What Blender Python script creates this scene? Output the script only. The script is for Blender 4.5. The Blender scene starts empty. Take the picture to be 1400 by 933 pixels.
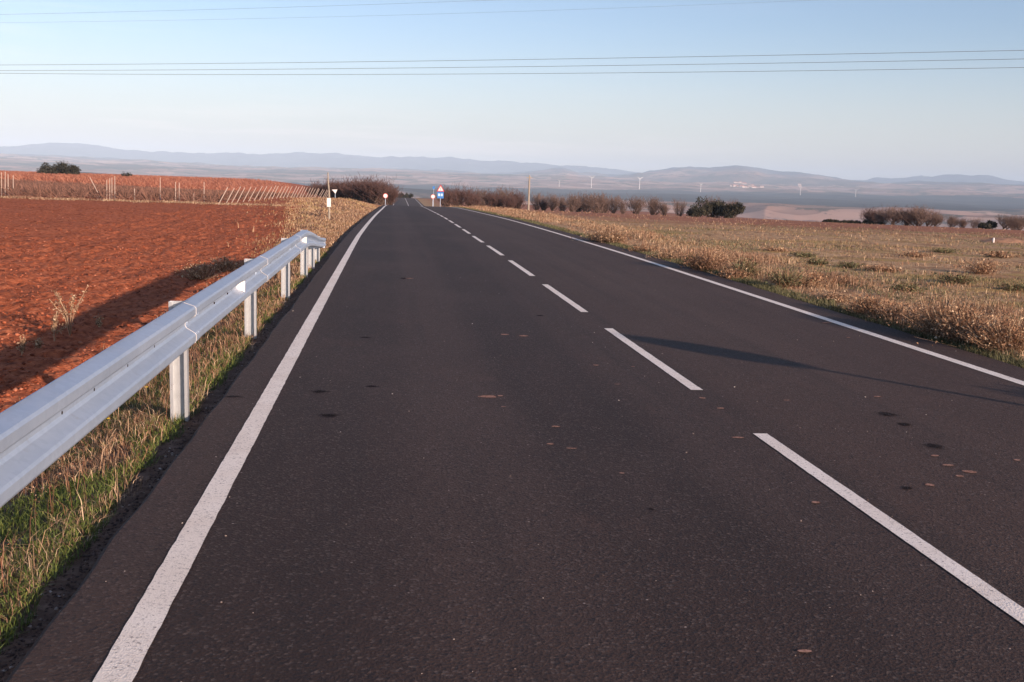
import bpy, math, random
import numpy as np
from mathutils import Vector, Matrix
random.seed(7); rng = np.random.default_rng(7)
sc = bpy.context.scene
COL = sc.collection
R = math.radians

# ------------------------------------------------------------------ camera geometry
ROLL = R(1.9); F = 1424.0; H = 1.65
PIT = math.atan(218.7 / F); YAW = math.atan(174 / math.hypot(F, 218.7))
def ray(x, y):
    X = x - 700; Y = y - 466.5
    u = X * math.cos(ROLL) + Y * math.sin(ROLL); v = -X * math.sin(ROLL) + Y * math.cos(ROLL)
    fw = F * math.cos(PIT) - v * math.sin(PIT); up = -v * math.cos(PIT) - F * math.sin(PIT)
    return (u * math.cos(YAW) + fw * math.sin(YAW), -u * math.sin(YAW) + fw * math.cos(YAW), up)
def atz(x, y, z=0.0):
    d = ray(x, y); t = (z - H) / d[2]; return (d[0] * t, d[1] * t)
def aty(x, y, Y):
    d = ray(x, y); t = Y / d[1]; return (d[0] * t, H + d[2] * t)

# ------------------------------------------------------------------ numpy noise
_perm = np.random.default_rng(3).random((256, 256))
def vnoise(x, y):
    x = np.asarray(x, float); y = np.asarray(y, float)
    xi = np.floor(x).astype(int); yi = np.floor(y).astype(int)
    fx = x - xi; fy = y - yi
    fx = fx * fx * (3 - 2 * fx); fy = fy * fy * (3 - 2 * fy)
    g = lambda a, b: _perm[a & 255, b & 255]
    return ((g(xi, yi) * (1 - fx) + g(xi + 1, yi) * fx) * (1 - fy) + (g(xi, yi + 1) * (1 - fx) + g(xi + 1, yi + 1) * fx) * fy) * 2 - 1
def fbm(x, y, o=4):
    s = 0; a = 1; t = 0
    for k in range(o):
        s = s + a * vnoise(x * 2 ** k + 17.3 * k, y * 2 ** k + 9.1 * k); t += a; a *= .5
    return s / t
def ss(a, b, x):
    t = np.clip((np.asarray(x, float) - a) / (b - a), 0, 1); return t * t * (3 - 2 * t)

# ------------------------------------------------------------------ land shape
_ZY = np.array([-60, 0, 25, 39, 52, 76, 92, 110, 140, 180, 243, 343, 420, 520, 700.])
_ZZ = np.array([0.1, 0, 0, -.10, -.24, -.62, -.87, -1.24, -2.12, -3.55, -4.72, -5.12, -6.3, -12, -26.])
def _smooth_interp():
    yy = np.arange(-60, 700, .5); zz = np.interp(yy, _ZY, _ZZ)
    k = np.exp(-.5 * (np.arange(-30, 31) * .5 / 5) ** 2); k /= k.sum()
    zp = np.pad(zz, 30, mode='edge'); return yy, np.convolve(zp, k, 'valid')
_yy, _zz = _smooth_interp()
def zr(Y): return np.interp(Y, _yy, _zz)
_XC = ([-60, 30, 39, 52, 76, 92, 243, 343, 700], [0, 0, .06, .16, .36, .46, 1.75, 2.5, 6])
def shift(Y): return np.interp(Y, _XC[0], _XC[1])
def G(X, Y, micro=False):
    X = np.asarray(X, float); Y = np.asarray(Y, float)
    s = X - shift(Y); z = zr(Y)
    # left: verge, then field
    wl = ss(-8, -40, s)
    nearf = -.30 + .27 * ss(14, 52, Y)
    farf = (z + .35) * (1 - wl) + wl * (-.0028 * np.maximum(Y - 60, 0) - 14 * ss(320, 620, Y))
    fl = np.where(Y < 60, nearf, np.where(Y > 110, farf, nearf + (farf - nearf) * ss(60, 110, Y)))
    edge = z - .11
    vw = 1.0 + 2.0 * ss(15, 60, Y)
    t = ss(0, 1, (-1.25 - s - .15) / vw)
    zl = edge + (fl - edge) * t
    # right
    zrr = z - .05 + .03 * ss(6.3, 7.2, s) - .011 * np.maximum(s - 8, 0) - .03 * ss(150, 260, Y) * np.maximum(s - 14, 0) ** .9
    out = np.where(s < -1.25, zl, np.where(s > 6.24, zrr, z - .12))
    n = fbm(X * .35, Y * .35, 3) * .03 * ss(10, 60, np.abs(s - 2.5))
    return out + n
def g(x, y): return float(G(x, y))
def onground(px, py, it=12):
    d = ray(px, py); t = (0 - H) / d[2]
    for _ in range(it * 3):
        z = g(d[0] * t, d[1] * t); t2 = (z - H) / d[2]; t = t + (t2 - t) * .5
    return d[0] * t, d[1] * t

# ------------------------------------------------------------------ object helpers
def tag(o, label=None, cat=None, group=None, kind=None):
    if label: o['label'] = label
    if cat: o['category'] = cat
    if group: o['group'] = group
    if kind: o['kind'] = kind
    return o
def mesh(name, verts, faces, mat=None, parent=None, smooth=False):
    me = bpy.data.meshes.new(name)
    verts = np.asarray(verts, dtype=np.float32).reshape(-1, 3)
    if isinstance(faces, np.ndarray):
        n, k = faces.shape
        me.vertices.add(len(verts)); me.vertices.foreach_set('co', verts.ravel())
        me.loops.add(n * k); me.loops.foreach_set('vertex_index', faces.astype(np.int32).ravel())
        me.polygons.add(n); me.polygons.foreach_set('loop_start', np.arange(0, n * k, k, dtype=np.int32))
        me.polygons.foreach_set('loop_total', np.full(n, k, dtype=np.int32)); me.update(calc_edges=True)
    else:
        me.from_pydata([tuple(map(float, v)) for v in verts], [], faces); me.update()
    if smooth: me.polygons.foreach_set('use_smooth', np.ones(len(me.polygons), dtype=bool))
    o = bpy.data.objects.new(name, me); COL.objects.link(o)
    if mat: me.materials.append(mat)
    if parent: o.parent = parent
    return o
def empty(name, loc=(0, 0, 0), rz=0, sc_=1):
    o = bpy.data.objects.new(name, None); COL.objects.link(o); o.location = loc; o.rotation_euler = (0, 0, rz)
    o.scale = (sc_,) * 3; o.empty_display_size = .2
    return o
def copy_tree(o, parent=None):
    c = o.copy(); COL.objects.link(c); c.parent = parent
    for k in ('label', 'category', 'group'):
        pass
    for ch in list(o.children): copy_tree(ch, c)
    return c
class MB:
    def __init__(s): s.v = []; s.f = []
    def box(s, x0, x1, y0, y1, z0, z1):
        b = len(s.v)
        s.v += [(x0, y0, z0), (x1, y0, z0), (x1, y1, z0), (x0, y1, z0), (x0, y0, z1), (x1, y0, z1), (x1, y1, z1), (x0, y1, z1)]
        s.f += [tuple(b + i for i in q) for q in ((0, 3, 2, 1), (4, 5, 6, 7), (0, 1, 5, 4), (1, 2, 6, 5), (2, 3, 7, 6), (3, 0, 4, 7))]
        return s
    def tube(s, pts, rad, n=8, cap=True):
        pts = [Vector(p) for p in pts]; b = len(s.v)
        rad = rad if isinstance(rad, (list, tuple)) else [rad] * len(pts)
        up = Vector((0, 0, 1))
        for i, p in enumerate(pts):
            d = (pts[min(i + 1, len(pts) - 1)] - pts[max(i - 1, 0)]).normalized()
            a = d.cross(up) if abs(d.z) < .95 else d.cross(Vector((1, 0, 0)))
            a.normalize(); c = d.cross(a)
            for k in range(n):
                t = 2 * math.pi * k / n
                s.v.append(tuple(p + (a * math.cos(t) + c * math.sin(t)) * rad[i]))
        for i in range(len(pts) - 1):
            for k in range(n):
                q = b + i * n; s.f.append((q + k, q + (k + 1) % n, q + n + (k + 1) % n, q + n + k))
        if cap:
            s.f.append(tuple(b + k for k in range(n))[::-1]); q = b + (len(pts) - 1) * n
            s.f.append(tuple(q + k for k in range(n)))
        return s
    def prism(s, pts2, y0, y1):   # outline in (x,z), extruded in y
        b = len(s.v); n = len(pts2)
        s.v += [(x, y0, z) for x, z in pts2] + [(x, y1, z) for x, z in pts2]
        s.f.append(tuple(range(b, b + n))); s.f.append(tuple(range(b + 2 * n - 1, b + n - 1, -1)))
        for k in range(n): s.f.append((b + k, b + n + k, b + n + (k + 1) % n, b + (k + 1) % n))
        return s
    def build(s, name, mat, parent=None, smooth=False): return mesh(name, s.v, s.f, mat, parent, smooth)

# ------------------------------------------------------------------ materials
class NT:
    def __init__(s, name):
        s.m = bpy.data.materials.new(name); s.m.use_nodes = True; s.t = s.m.node_tree; s.t.nodes.clear()
        s.out = s.n('ShaderNodeOutputMaterial'); s.b = s.n('ShaderNodeBsdfPrincipled'); s.l(s.b.outputs[0], s.out.inputs[0])
    def n(s, k, **kw):
        nd = s.t.nodes.new(k)
        for a, b in kw.items(): setattr(nd, a, b)
        return nd
    def l(s, a, b): s.t.links.new(a, b)
    def pos(s): return s.n('ShaderNodeNewGeometry').outputs['Position']
    def noise(s, scale, detail=4, rough=.55, vec=None, stretch=None, dist=0):
        nn = s.n('ShaderNodeTexNoise'); nn.inputs['Scale'].default_value = scale; nn.inputs['Detail'].default_value = detail
        nn.inputs['Roughness'].default_value = rough; nn.inputs['Distortion'].default_value = dist
        v = vec or s.pos()
        if stretch:
            mp = s.n('ShaderNodeMapping'); mp.inputs['Scale'].default_value = stretch; s.l(v, mp.inputs[0]); v = mp.outputs[0]
        s.l(v, nn.inputs['Vector']); return nn.outputs['Fac']
    def ramp(s, fac, stops, interp='LINEAR'):
        r = s.n('ShaderNodeValToRGB'); r.color_ramp.interpolation = interp
        e = r.color_ramp.elements
        while len(e) > 1: e.remove(e[-1])
        e[0].position = stops[0][0]; c = stops[0][1]; e[0].color = tuple(c) + (1,) if hasattr(c, '__len__') else (c, c, c, 1)
        for p, c in stops[1:]:
            x = e.new(p); x.color = tuple(c) + (1,) if hasattr(c, '__len__') else (c, c, c, 1)
        s.l(fac, r.inputs[0]); return r.outputs[0]
    def mix(s, fac, a, b, mode='MIX'):
        m = s.n('ShaderNodeMix', data_type='RGBA', blend_type=mode)
        if isinstance(fac, (int, float)): m.inputs[0].default_value = fac
        else: s.l(fac, m.inputs[0])
        for sock, v in ((m.inputs[6], a), (m.inputs[7], b)):
            if hasattr(v, '__len__'): sock.default_value = tuple(v) + (1,)
            else: s.l(v, sock)
        return m.outputs[2]
    def math(s, op, a, b=0.0, c=None, clamp=False):
        m = s.n('ShaderNodeMath', operation=op, use_clamp=clamp)
        for i, v in enumerate((a, b) if c is None else (a, b, c)):
            if isinstance(v, (int, float)): m.inputs[i].default_value = v
            else: s.l(v, m.inputs[i])
        return m.outputs[0]
    def step(s, v, a, b):
        m = s.n('ShaderNodeMapRange', interpolation_type='SMOOTHSTEP'); m.clamp = True
        s.l(v, m.inputs[0]); m.inputs[1].default_value = a; m.inputs[2].default_value = b
        return m.outputs[0]
    def sep(s, v):
        x = s.n('ShaderNodeSeparateXYZ'); s.l(v, x.inputs[0]); return x.outputs
    def bump(s, h, strength, dist):
        b = s.n('ShaderNodeBump'); b.inputs['Strength'].default_value = strength; b.inputs['Distance'].default_value = dist
        s.l(h, b.inputs['Height']); s.l(b.outputs[0], s.b.inputs['Normal']); return b
    def set(s, **kw):
        for k, v in kw.items():
            i = s.b.inputs[k]
            if hasattr(v, 'is_output') or hasattr(v, 'links'): s.l(v, i)
            elif hasattr(v, '__len__'): i.default_value = tuple(v) + (1,)
            else: i.default_value = v
        return s.m

def m_plain(name, col, rough=.7, metal=0, var=.15, scale=8, bump=0):
    t = NT(name); c = t.ramp(t.noise(scale, 5), [(.3, [x * (1 - var) for x in col]), (.7, [min(1, x * (1 + var)) for x in col])])
    if bump: t.bump(t.noise(scale * 6, 3), .4, bump)
    return t.set(**{'Base Color': c, 'Roughness': rough, 'Metallic': metal})
def m_island(name, stops, rough=.8, patch=None, pscale=.6):
    t = NT(name); gnode = t.n('ShaderNodeNewGeometry')
    c = t.ramp(gnode.outputs['Random Per Island'], stops)
    if patch:
        c = t.mix(t.step(t.noise(pscale, 3), .45, .62), c, t.ramp(gnode.outputs['Random Per Island'], patch))
    t.set(**{'Base Color': c, 'Roughness': rough}); t.b.inputs['Specular IOR Level'].default_value = .2
    return t.m

# asphalt
def m_asphalt():
    t = NT('asphalt'); P = t.pos(); X = t.sep(P)[0]
    base = t.ramp(t.noise(.7, 5, .6, stretch=(1, .35, 1)), [(.3, (.029, .0160, .0125)), (.7, (.048, .0270, .0210))])
    tr = t.n('ShaderNodeMath', operation='SINE'); t.l(t.math('MULTIPLY', t.math('SUBTRACT', X, .1), 3.7), tr.inputs[0])
    base = t.mix(t.math('MULTIPLY', t.step(tr.outputs[0], -.5, 1), .55), base, (.066, .040, .032))
    base = t.mix(t.math('MULTIPLY', t.step(X, 2.3, 2.9), .50), base, (.088, .051, .038))
    base = t.mix(t.math('MULTIPLY', t.step(t.noise(1.0, 5, .6, stretch=(3.2, .06, 1)), .46, .66), .38), base, (.027, .0165, .0135))
    base = t.mix(t.math('MULTIPLY', t.step(t.noise(.32, 4, .6, stretch=(1, .6, 1)), .45, .7), .35), base, (.088, .055, .044))
    # sheets of red dust near the crown and edges
    d = t.step(t.noise(1.3, 6, .7, stretch=(1, .5, 1)), .56, .78)
    base = t.mix(t.math('MULTIPLY', d, .22), base, (.17, .085, .06))
    # aggregate
    v = t.n('ShaderNodeTexVoronoi'); v.inputs['Scale'].default_value = 78; t.l(P, v.inputs['Vector'])
    sp = t.sep(v.outputs['Color'])[0]
    base = t.mix(t.math('MULTIPLY', t.step(sp, .82, 1.0), .38), base, (.16, .125, .11))
    base = t.mix(t.math('MULTIPLY', t.step(sp, .25, .0), .7), base, (.014, .010, .011))
    v2 = t.n('ShaderNodeTexVoronoi'); v2.inputs['Scale'].default_value = 38; t.l(P, v2.inputs['Vector'])
    sp2 = t.math('MULTIPLY', t.step(t.sep(v2.outputs['Color'])[1], .988, .993), t.step(v2.outputs['Distance'], .26, .16))
    base = t.mix(t.math('MULTIPLY', sp2, .6), base, (.42, .34, .30))
    h = t.math('ADD', v.outputs['Distance'], t.noise(240, 3))
    t.bump(h, .85, .005)
    return t.set(**{'Base Color': base, 'Roughness': .8, 'Specular IOR Level': .3})
def m_paint():
    t = NT('road_paint'); P = t.pos()
    n = t.noise(55, 5, .7); c = t.ramp(t.noise(3, 4), [(.3, (.80, .71, .62)), (.7, (.90, .83, .75))])
    v = t.n('ShaderNodeTexVoronoi'); v.inputs['Scale'].default_value = 110; t.l(P, v.inputs['Vector'])
    c = t.mix(t.math('MULTIPLY', t.step(n, .57, .66), .8), c, (.16, .12, .115))
    c = t.mix(t.math('MULTIPLY', t.step(t.sep(v.outputs['Color'])[0], .82, .95), .35), c, (.25, .2, .19))
    t.bump(t.math('ADD', v.outputs['Distance'], n), .5, .003)
    return t.set(**{'Base Color': c, 'Roughness': .7})
def m_ground():
    t = NT('farmland'); P = t.pos(); S = t.sep(P); X, Y = S[0], S[1]
    n1 = t.noise(1.2, 6, .6); n2 = t.noise(9, 5, .65); nb = t.noise(.09, 4, .55); nf = t.noise(40, 4, .6)
    red = t.ramp(n2, [(.30, (.145, .038, .019)), (.5, (.38, .110, .050)), (.70, (.54, .190, .095))])
    red = t.mix(t.math('MULTIPLY', t.step(n1, .55, .75), .35), red, (.40, .17, .095))
    far = t.ramp(t.noise(.25, 5), [(.3, (.33, .090, .045)), (.7, (.44, .15, .080))])
    red = t.mix(t.step(Y, 60, 110), red, far)
    # brown verge
    dirt = t.ramp(n2, [(.25, (.085, .048, .034)), (.5, (.17, .10, .07)), (.8, (.32, .21, .155))])
    dry = t.ramp(t.noise(3.2, 6, .7), [(.25, (.18, .100, .056)), (.42, (.35, .210, .115)), (.58, (.50, .335, .195)), (.8, (.58, .42, .26))])
    dry = t.mix(t.math('MULTIPLY', t.step(t.noise(.22, 5, .6, stretch=(1, 1.6, 1)), .49, .60), .7), dry, t.ramp(n2, [(.3, (.24, .18, .055)), (.7, (.44, .30, .12))]))
    dry = t.mix(t.math('MULTIPLY', t.step(t.noise(.55, 6, .7, stretch=(1, 1.8, 1)), .53, .66), .62), dry, (.15, .075, .046))
    plough = t.ramp(t.noise(.8, 6, .65, stretch=(.4, 1.5, 1)), [(.3, (.24, .095, .058)), (.7, (.40, .19, .115))])
    dry = t.mix(t.math('MULTIPLY', t.step(t.math('ADD', Y, t.math('MULTIPLY', t.math('SUBTRACT', nb, .5), 55)), 45, 75), t.step(X, 8, 16)), dry, plough)
    vw = t.math('ADD', t.math('MULTIPLY', t.step(Y, 12, 90), 3.6), t.math('MULTIPLY', t.math('SUBTRACT', n1, .5), 1.2))
    mL = t.step(t.math('ADD', X, vw), -2.6, -2.15)
    c = t.mix(mL, red, dirt)
    c = t.mix(t.step(X, 5.5, 6.0), c, dry)
    h = t.math('ADD', t.math('MULTIPLY', n2, 1.0), t.math('MULTIPLY', nf, .35))
    t.bump(h, .8, .05)
    return t.set(**{'Base Color': c, 'Roughness': .95, 'Specular IOR Level': .1})
def m_far():
    t = NT('valley_land'); P = t.pos()
    ln = t.n('ShaderNodeVectorMath', operation='LENGTH'); t.l(P, ln.inputs[0]); D = ln.outputs['Value']
    n = t.noise(.0011, 5, .55); m = t.noise(.0035, 6, .6)
    fields = t.n('ShaderNodeTexVoronoi'); fields.inputs['Scale'].default_value = .0042; t.l(P, fields.inputs['Vector'])
    fc = t.ramp(t.sep(fields.outputs['Color'])[0], [(0, (.22, .11, .075)), (.25, (.46, .27, .20)), (.45, (.14, .10, .065)), (.65, (.52, .35, .27)), (.85, (.30, .16, .11)), (1, (.11, .12, .06))], 'CONSTANT')
    c = t.mix(.42, fc, t.ramp(m, [(.3, (.14, .10, .065)), (.48, (.40, .25, .18)), (.66, (.58, .41, .31))]))
    scr = t.step(t.noise(.006, 6, .72), .52, .57)
    c = t.mix(t.math('MULTIPLY', scr, .75), c, (.055, .058, .036))
    # darker bands across the valley, set by distance
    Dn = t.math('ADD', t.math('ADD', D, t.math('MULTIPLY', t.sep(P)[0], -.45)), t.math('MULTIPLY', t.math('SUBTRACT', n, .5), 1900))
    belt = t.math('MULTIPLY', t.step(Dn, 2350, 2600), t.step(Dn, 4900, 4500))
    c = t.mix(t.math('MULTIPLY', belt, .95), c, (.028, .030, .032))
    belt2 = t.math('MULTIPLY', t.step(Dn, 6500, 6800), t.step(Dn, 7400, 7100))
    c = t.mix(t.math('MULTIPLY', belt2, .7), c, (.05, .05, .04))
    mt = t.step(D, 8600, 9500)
    c = t.mix(mt, c, t.ramp(m, [(.3, (.09, .12, .16)), (.7, (.16, .19, .23))]))  # far mountains: haze fading put into a pale bluish surface colour
    wh = t.math('MULTIPLY', t.step(t.noise(.006, 4, .7), .66, .70), t.step(D, 5500, 6500))
    c = t.mix(t.math('MULTIPLY', wh, .45), c, (.6, .52, .46))
    return t.set(**{'Base Color': c, 'Roughness': 1.0, 'Specular IOR Level': .05})
def m_galv():
    t = NT('galvanised_steel'); P = t.pos()
    v = t.n('ShaderNodeTexVoronoi'); v.inputs['Scale'].default_value = 30; t.l(P, v.inputs['Vector'])
    c = t.mix(.25, t.ramp(t.noise(2.5, 5, .6, stretch=(1, .3, 3)), [(.3, (.35, .43, .54)), (.7, (.43, .51, .62))]), t.ramp(t.sep(v.outputs['Color'])[0], [(0, (.32, .40, .51)), (1, (.46, .54, .65))]))
    c = t.mix(t.math('MULTIPLY', t.step(t.noise(6, 5, .7), .58, .74), .38), c, (.30, .29, .28))
    r = t.ramp(t.noise(5, 4), [(.3, .46), (.7, .58)])
    return t.set(**{'Base Color': c, 'Roughness': r, 'Metallic': .5})
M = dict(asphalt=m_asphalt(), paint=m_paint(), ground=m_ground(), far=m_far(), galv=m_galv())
M['oil'] = m_plain('oil_stain', (.022, .014, .013), .9); M['oil'].node_tree.nodes['Principled BSDF'].inputs['Specular IOR Level'].default_value = .05
M['zinc'] = m_plain('bright_zinc_edge', (.50, .49, .49), .5, metal=.3, var=.05)
M['postzinc'] = m_plain('post_zinc', (.64, .67, .69), .38, metal=.65, var=.07, scale=14)
M['mud'] = m_plain('dried_mud', (.30, .16, .12), .95, var=.3, scale=40)
M['white'] = m_plain('white_enamel', (.74, .71, .69), .45, var=.06)
M['reflect'] = m_plain('reflector', (.85, .80, .74), .3, var=.04)
M['signred'] = m_plain('sign_red', (.50, .035, .035), .4, var=.06)
M['signblue'] = m_plain('sign_blue', (.03, .17, .48), .4, var=.06)
M['signpale'] = m_plain('sign_pale_blue', (.42, .60, .82), .4, var=.06)
M['black'] = m_plain('black_marking', (.02, .02, .02), .5)
M['pole'] = m_plain('weathered_wood', (.30, .26, .21), .9, var=.3, scale=20)
M['stake'] = m_plain('concrete_stake', (.42, .34, .29), .9, var=.15, scale=12)
M['wire'] = m_plain('wire_aluminium', (.16, .17, .19), .5, metal=.3)
M['bark'] = m_plain('bark', (.105, .070, .055), .95, var=.3, scale=10, bump=.01)
M['twig'] = m_plain('twig_bark', (.095, .050, .042), .95, var=.3, scale=4)
M['twigg'] = m_plain('grey_twig_bark', (.15, .10, .082), .95, var=.3, scale=4)
M['evergreen'] = m_island('evergreen_leaf', [(0, (.016, .016, .013)), (.5, (.032, .032, .022)), (1, (.065, .058, .036))], .7)
M['wall'] = m_plain('house_wall', (.55, .48, .43), .9, var=.12, scale=.02)
M['roof'] = m_plain('roof_tile', (.34, .15, .10), .9)
M['turb'] = m_plain('turbine_white', (.62, .62, .62), .5, var=.03)
M['drygrass'] = m_island('dry_grass', [(0, (.13, .080, .048)), (.35, (.26, .165, .10)), (.7, (.41, .285, .18)), (1, (.58, .45, .31))], patch=[(0, (.10, .055, .034)), (.5, (.24, .135, .085)), (1, (.42, .27, .18))], pscale=.9)
M['stalk'] = m_island('dry_stalks', [(0, (.13, .055, .035)), (.6, (.26, .12, .075)), (1, (.45, .30, .20))])
M['fieldgrass'] = m_island('field_grass', [(0, (.13, .075, .045)), (.4, (.29, .175, .105)), (.75, (.46, .31, .18)), (1, (.60, .45, .29))], patch=[(0, (.15, .105, .045)), (.5, (.32, .24, .10)), (1, (.48, .36, .18))], pscale=.5)
M['rustgrass'] = m_island('rusty_weeds', [(0, (.11, .055, .033)), (.4, (.25, .135, .078)), (.8, (.42, .27, .165)), (1, (.60, .46, .31))])
M['greengrass'] = m_island('green_grass', [(0, (.055, .085, .018)), (.5, (.11, .15, .035)), (1, (.20, .23, .06))], .6)
M['olive'] = m_island('olive_weed', [(0, (.06, .065, .03)), (.5, (.12, .12, .06)), (1, (.22, .20, .11))])
M['clod'] = m_island('red_clods', [(0, (.12, .032, .017)), (.4, (.27, .074, .036)), (.85, (.38, .120, .060)), (1, (.42, .18, .11))], .95)
M['grit'] = m_island('dark_grit', [(0, (.05, .032, .028)), (.6, (.11, .07, .055)), (.93, (.22, .15, .12)), (1, (.5, .42, .36))], .9)
M['stone'] = m_island('gravel', [(0, (.12, .09, .08)), (.5, (.30, .23, .20)), (.85, (.50, .42, .37)), (1, (.7, .64, .58))], .8)
M['vine'] = m_island('vine_canes', [(0, (.075, .042, .034)), (.6, (.16, .09, .07)), (1, (.28, .15, .11))])  # near rows: their shade is put into a darker, greyer cane colour
M['redcane'] = m_island('red_canes', [(0, (.13, .048, .034)), (.6, (.26, .100, .066)), (1, (.38, .185, .125))])
M['flower'] = m_plain('yellow_petal', (.65, .45, .03), .6)

# ------------------------------------------------------------------ ground sheet
def grid(xs, ys, zfun, name, mat, xfun=None):
    XX, YY = np.meshgrid(xs, ys)
    if xfun is not None: XX = XX + xfun(YY)
    ZZ = zfun(XX, YY); V = np.stack([XX, YY, ZZ], -1).reshape(-1, 3)
    nx = len(xs); ny = len(ys); i = np.arange(nx - 1)[None, :] + nx * np.arange(ny - 1)[:, None]; i = i.ravel()
    return mesh(name, V, np.stack([i, i + 1, i + nx + 1, i + nx], 1), mat, smooth=True)
def prog(a, b, step0, k):
    out = [a]
    while out[-1] < b: out.append(out[-1] + max(step0, k * abs(out[-1])))
    return out
ys = [-400, -200, -100, -60, -40, -20, -10, -6, -3, -1, 0, 1, 1.5, 2] + prog(2.4, 440, .04, .0065)
left = [-(x) for x in prog(9, 320, .1, .045)][::-1]
xs = left + list(np.arange(-8.96, -1.26, .045)) + [-1.25, -1.20, 0, 3, 6.2, 6.25] + list(np.arange(6.3, 9, .06)) + prog(9.05, 330, .12, .04)
def zg(X, Y):
    z = G(X, Y); s = X - shift(Y)
    # ploughed clods, furrows
    fld = ss(-1.9, -2.5, s) * ss(75, 40, Y)
    rough = fbm(X * 5, Y * 5, 4) * .055 + np.abs(vnoise(X * 14, Y * 14)) * .03 + fbm(X * 1.2, Y * .5, 2) * .05
    z = z + fld * rough * 1.3
    vg = ss(-1.3, -1.5, s) * (1 - fld); z = z + vg * fbm(X * 7, Y * 7, 3) * .022
    rg = ss(6.3, 6.7, s); z = z + rg * fbm(X * 3, Y * 3, 4) * .04
    return z
ground = grid(np.array(xs), np.array(ys), zg, 'ground', M['ground'], xfun=shift); tag(ground, 'red ploughed field and dry grassland either side of the road', kind='structure')

# road slab
rys = np.array([-300, -150, -80, -40, -20, -10, -5, -2, 0, 1, 2] + prog(2.5, 425, .12, .01))
rv = []; rf = []
cols = [-1.22, -1.2, -.5, .5, 1.5, 2.5, 3.5, 4.5, 5.5, 6.2, 6.23]
for j, Y in enumerate(rys):
    z = float(zr(Y)); sh = float(shift(Y)); e = .028 * float(fbm(np.array([Y * 1.7]), np.array([3.3]), 4)[0]); e2 = .03 * float(fbm(np.array([Y * 1.3]), np.array([8.3]), 4)[0])
    row = [(-1.25 + e + sh, Y, z - .14)] + [(c + sh + (e if k < 2 else e2 if k > 8 else 0), Y, z - (.012 if k in (0, 10) else 0)) for k, c in enumerate(cols)] + [(6.26 + e2 + sh, Y, z - .14)]
    rv += row
n = len(cols) + 2
for j in range(len(rys) - 1):
    for k in range(n - 1): b = j * n + k; rf.append((b, b + 1, b + n + 1, b + n))
road = mesh('road', rv, rf, M['asphalt']); tag(road, 'dark two lane asphalt road running away over the crest', kind='structure')
def strip(name, xc, w, y0, y1, dz=.004):
    k = sorted(set([y for y in rys if y0 < y < y1] + [float(q) for q in np.arange(2.2, 13, .03) if y0 < q < y1])); Y = [y0] + k + [y1]; v = []; f = []
    for j, y in enumerate(Y):
        z = float(np.interp(y, rys, zr(rys))) + dz
        x = xc + float(shift(y)); ja = .004 * float(fbm(y * 11, xc, 3)); jb = .004 * float(fbm(y * 11, xc + 7, 3))
        v += [(x - w / 2 + ja, y, z), (x + w / 2 + jb, y, z)]
    for j in range(len(Y) - 1): f.append((2 * j, 2 * j + 1, 2 * j + 3, 2 * j + 2))
    return mesh(name, v, f, M['paint'], road)
strip('edge_line', -.87, .125, -20, 420); strip('edge_line', 5.68, .125, -20, 420)
y = 8.16 - 5.03 * 3
while y < 112:
    strip('centre_dash', 2.53, .10, y, y + 3.55); y += 5.03
strip('centre_line', 2.53, .10, 225, 400)

def m_splat(name, c0, c1, rough, soft, strength):
    t = NT(name); tc_ = t.n('ShaderNodeTexCoord'); ln = t.n('ShaderNodeVectorMath', operation='LENGTH'); t.l(tc_.outputs['Object'], ln.inputs[0])
    rr = t.math('ADD', ln.outputs['Value'], t.math('MULTIPLY', t.math('SUBTRACT', t.noise(14, 6, .75), .5), 1.7))
    a_ = t.math('MULTIPLY', t.step(rr, .95, .95 - soft), strength)
    a_ = t.math('MULTIPLY', a_, t.step(t.noise(120, 3, .6), .1, .45))
    tr_ = t.n('ShaderNodeBsdfTransparent'); mxs = t.n('ShaderNodeMixShader'); t.l(a_, mxs.inputs[0]); t.l(tr_.outputs[0], mxs.inputs[1]); t.l(t.b.outputs[0], mxs.inputs[2]); t.l(mxs.outputs[0], t.out.inputs[0])
    return t.set(**{'Base Color': t.ramp(t.noise(60, 4), [(.35, c0), (.65, c1)]), 'Roughness': rough, 'Specular IOR Level': .1})
M['stain'] = m_splat('soaked_oil', (.010, .007, .007), (.022, .015, .014), .85, .7, .75)
M['splat'] = m_splat('mud_splat', (.22, .11, .08), (.42, .25, .19), .95, .25, 1.0)
def blob(px, py, wx, wy, mat, name, h=.003):
    X, Y = atz(px, py); n = 22; v = [(0, 0, 0)] + [(1.3 * math.cos(2 * math.pi * k / n), 1.3 * math.sin(2 * math.pi * k / n), 0) for k in range(n)]
    o = mesh(name, v, [(0, 1 + k, 1 + (k + 1) % n) for k in range(n)], mat, road); o.location = (X, Y, float(zr(Y)) + h); o.scale = (wx, wy * 1.2, 1); o.rotation_euler = (0, 0, random.uniform(-.15, .15))
for q in [(437, 536, .10, .06), (450, 569, .10, .07), (1213, 567, .10, .09), (1237, 581, .07, .07), (1279, 611, .09, .08), (1240, 668, .05, .04), (509, 529, .07, .05), (500, 462, .07, .05), (738, 432, .08, .06), (890, 697, .025, .02), (320, 543, .10, .04), (552, 381, .1, .1)]:
    blob(q[0], q[1], q[2], q[3], M['stain'], 'oil_stain', .003)
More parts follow.
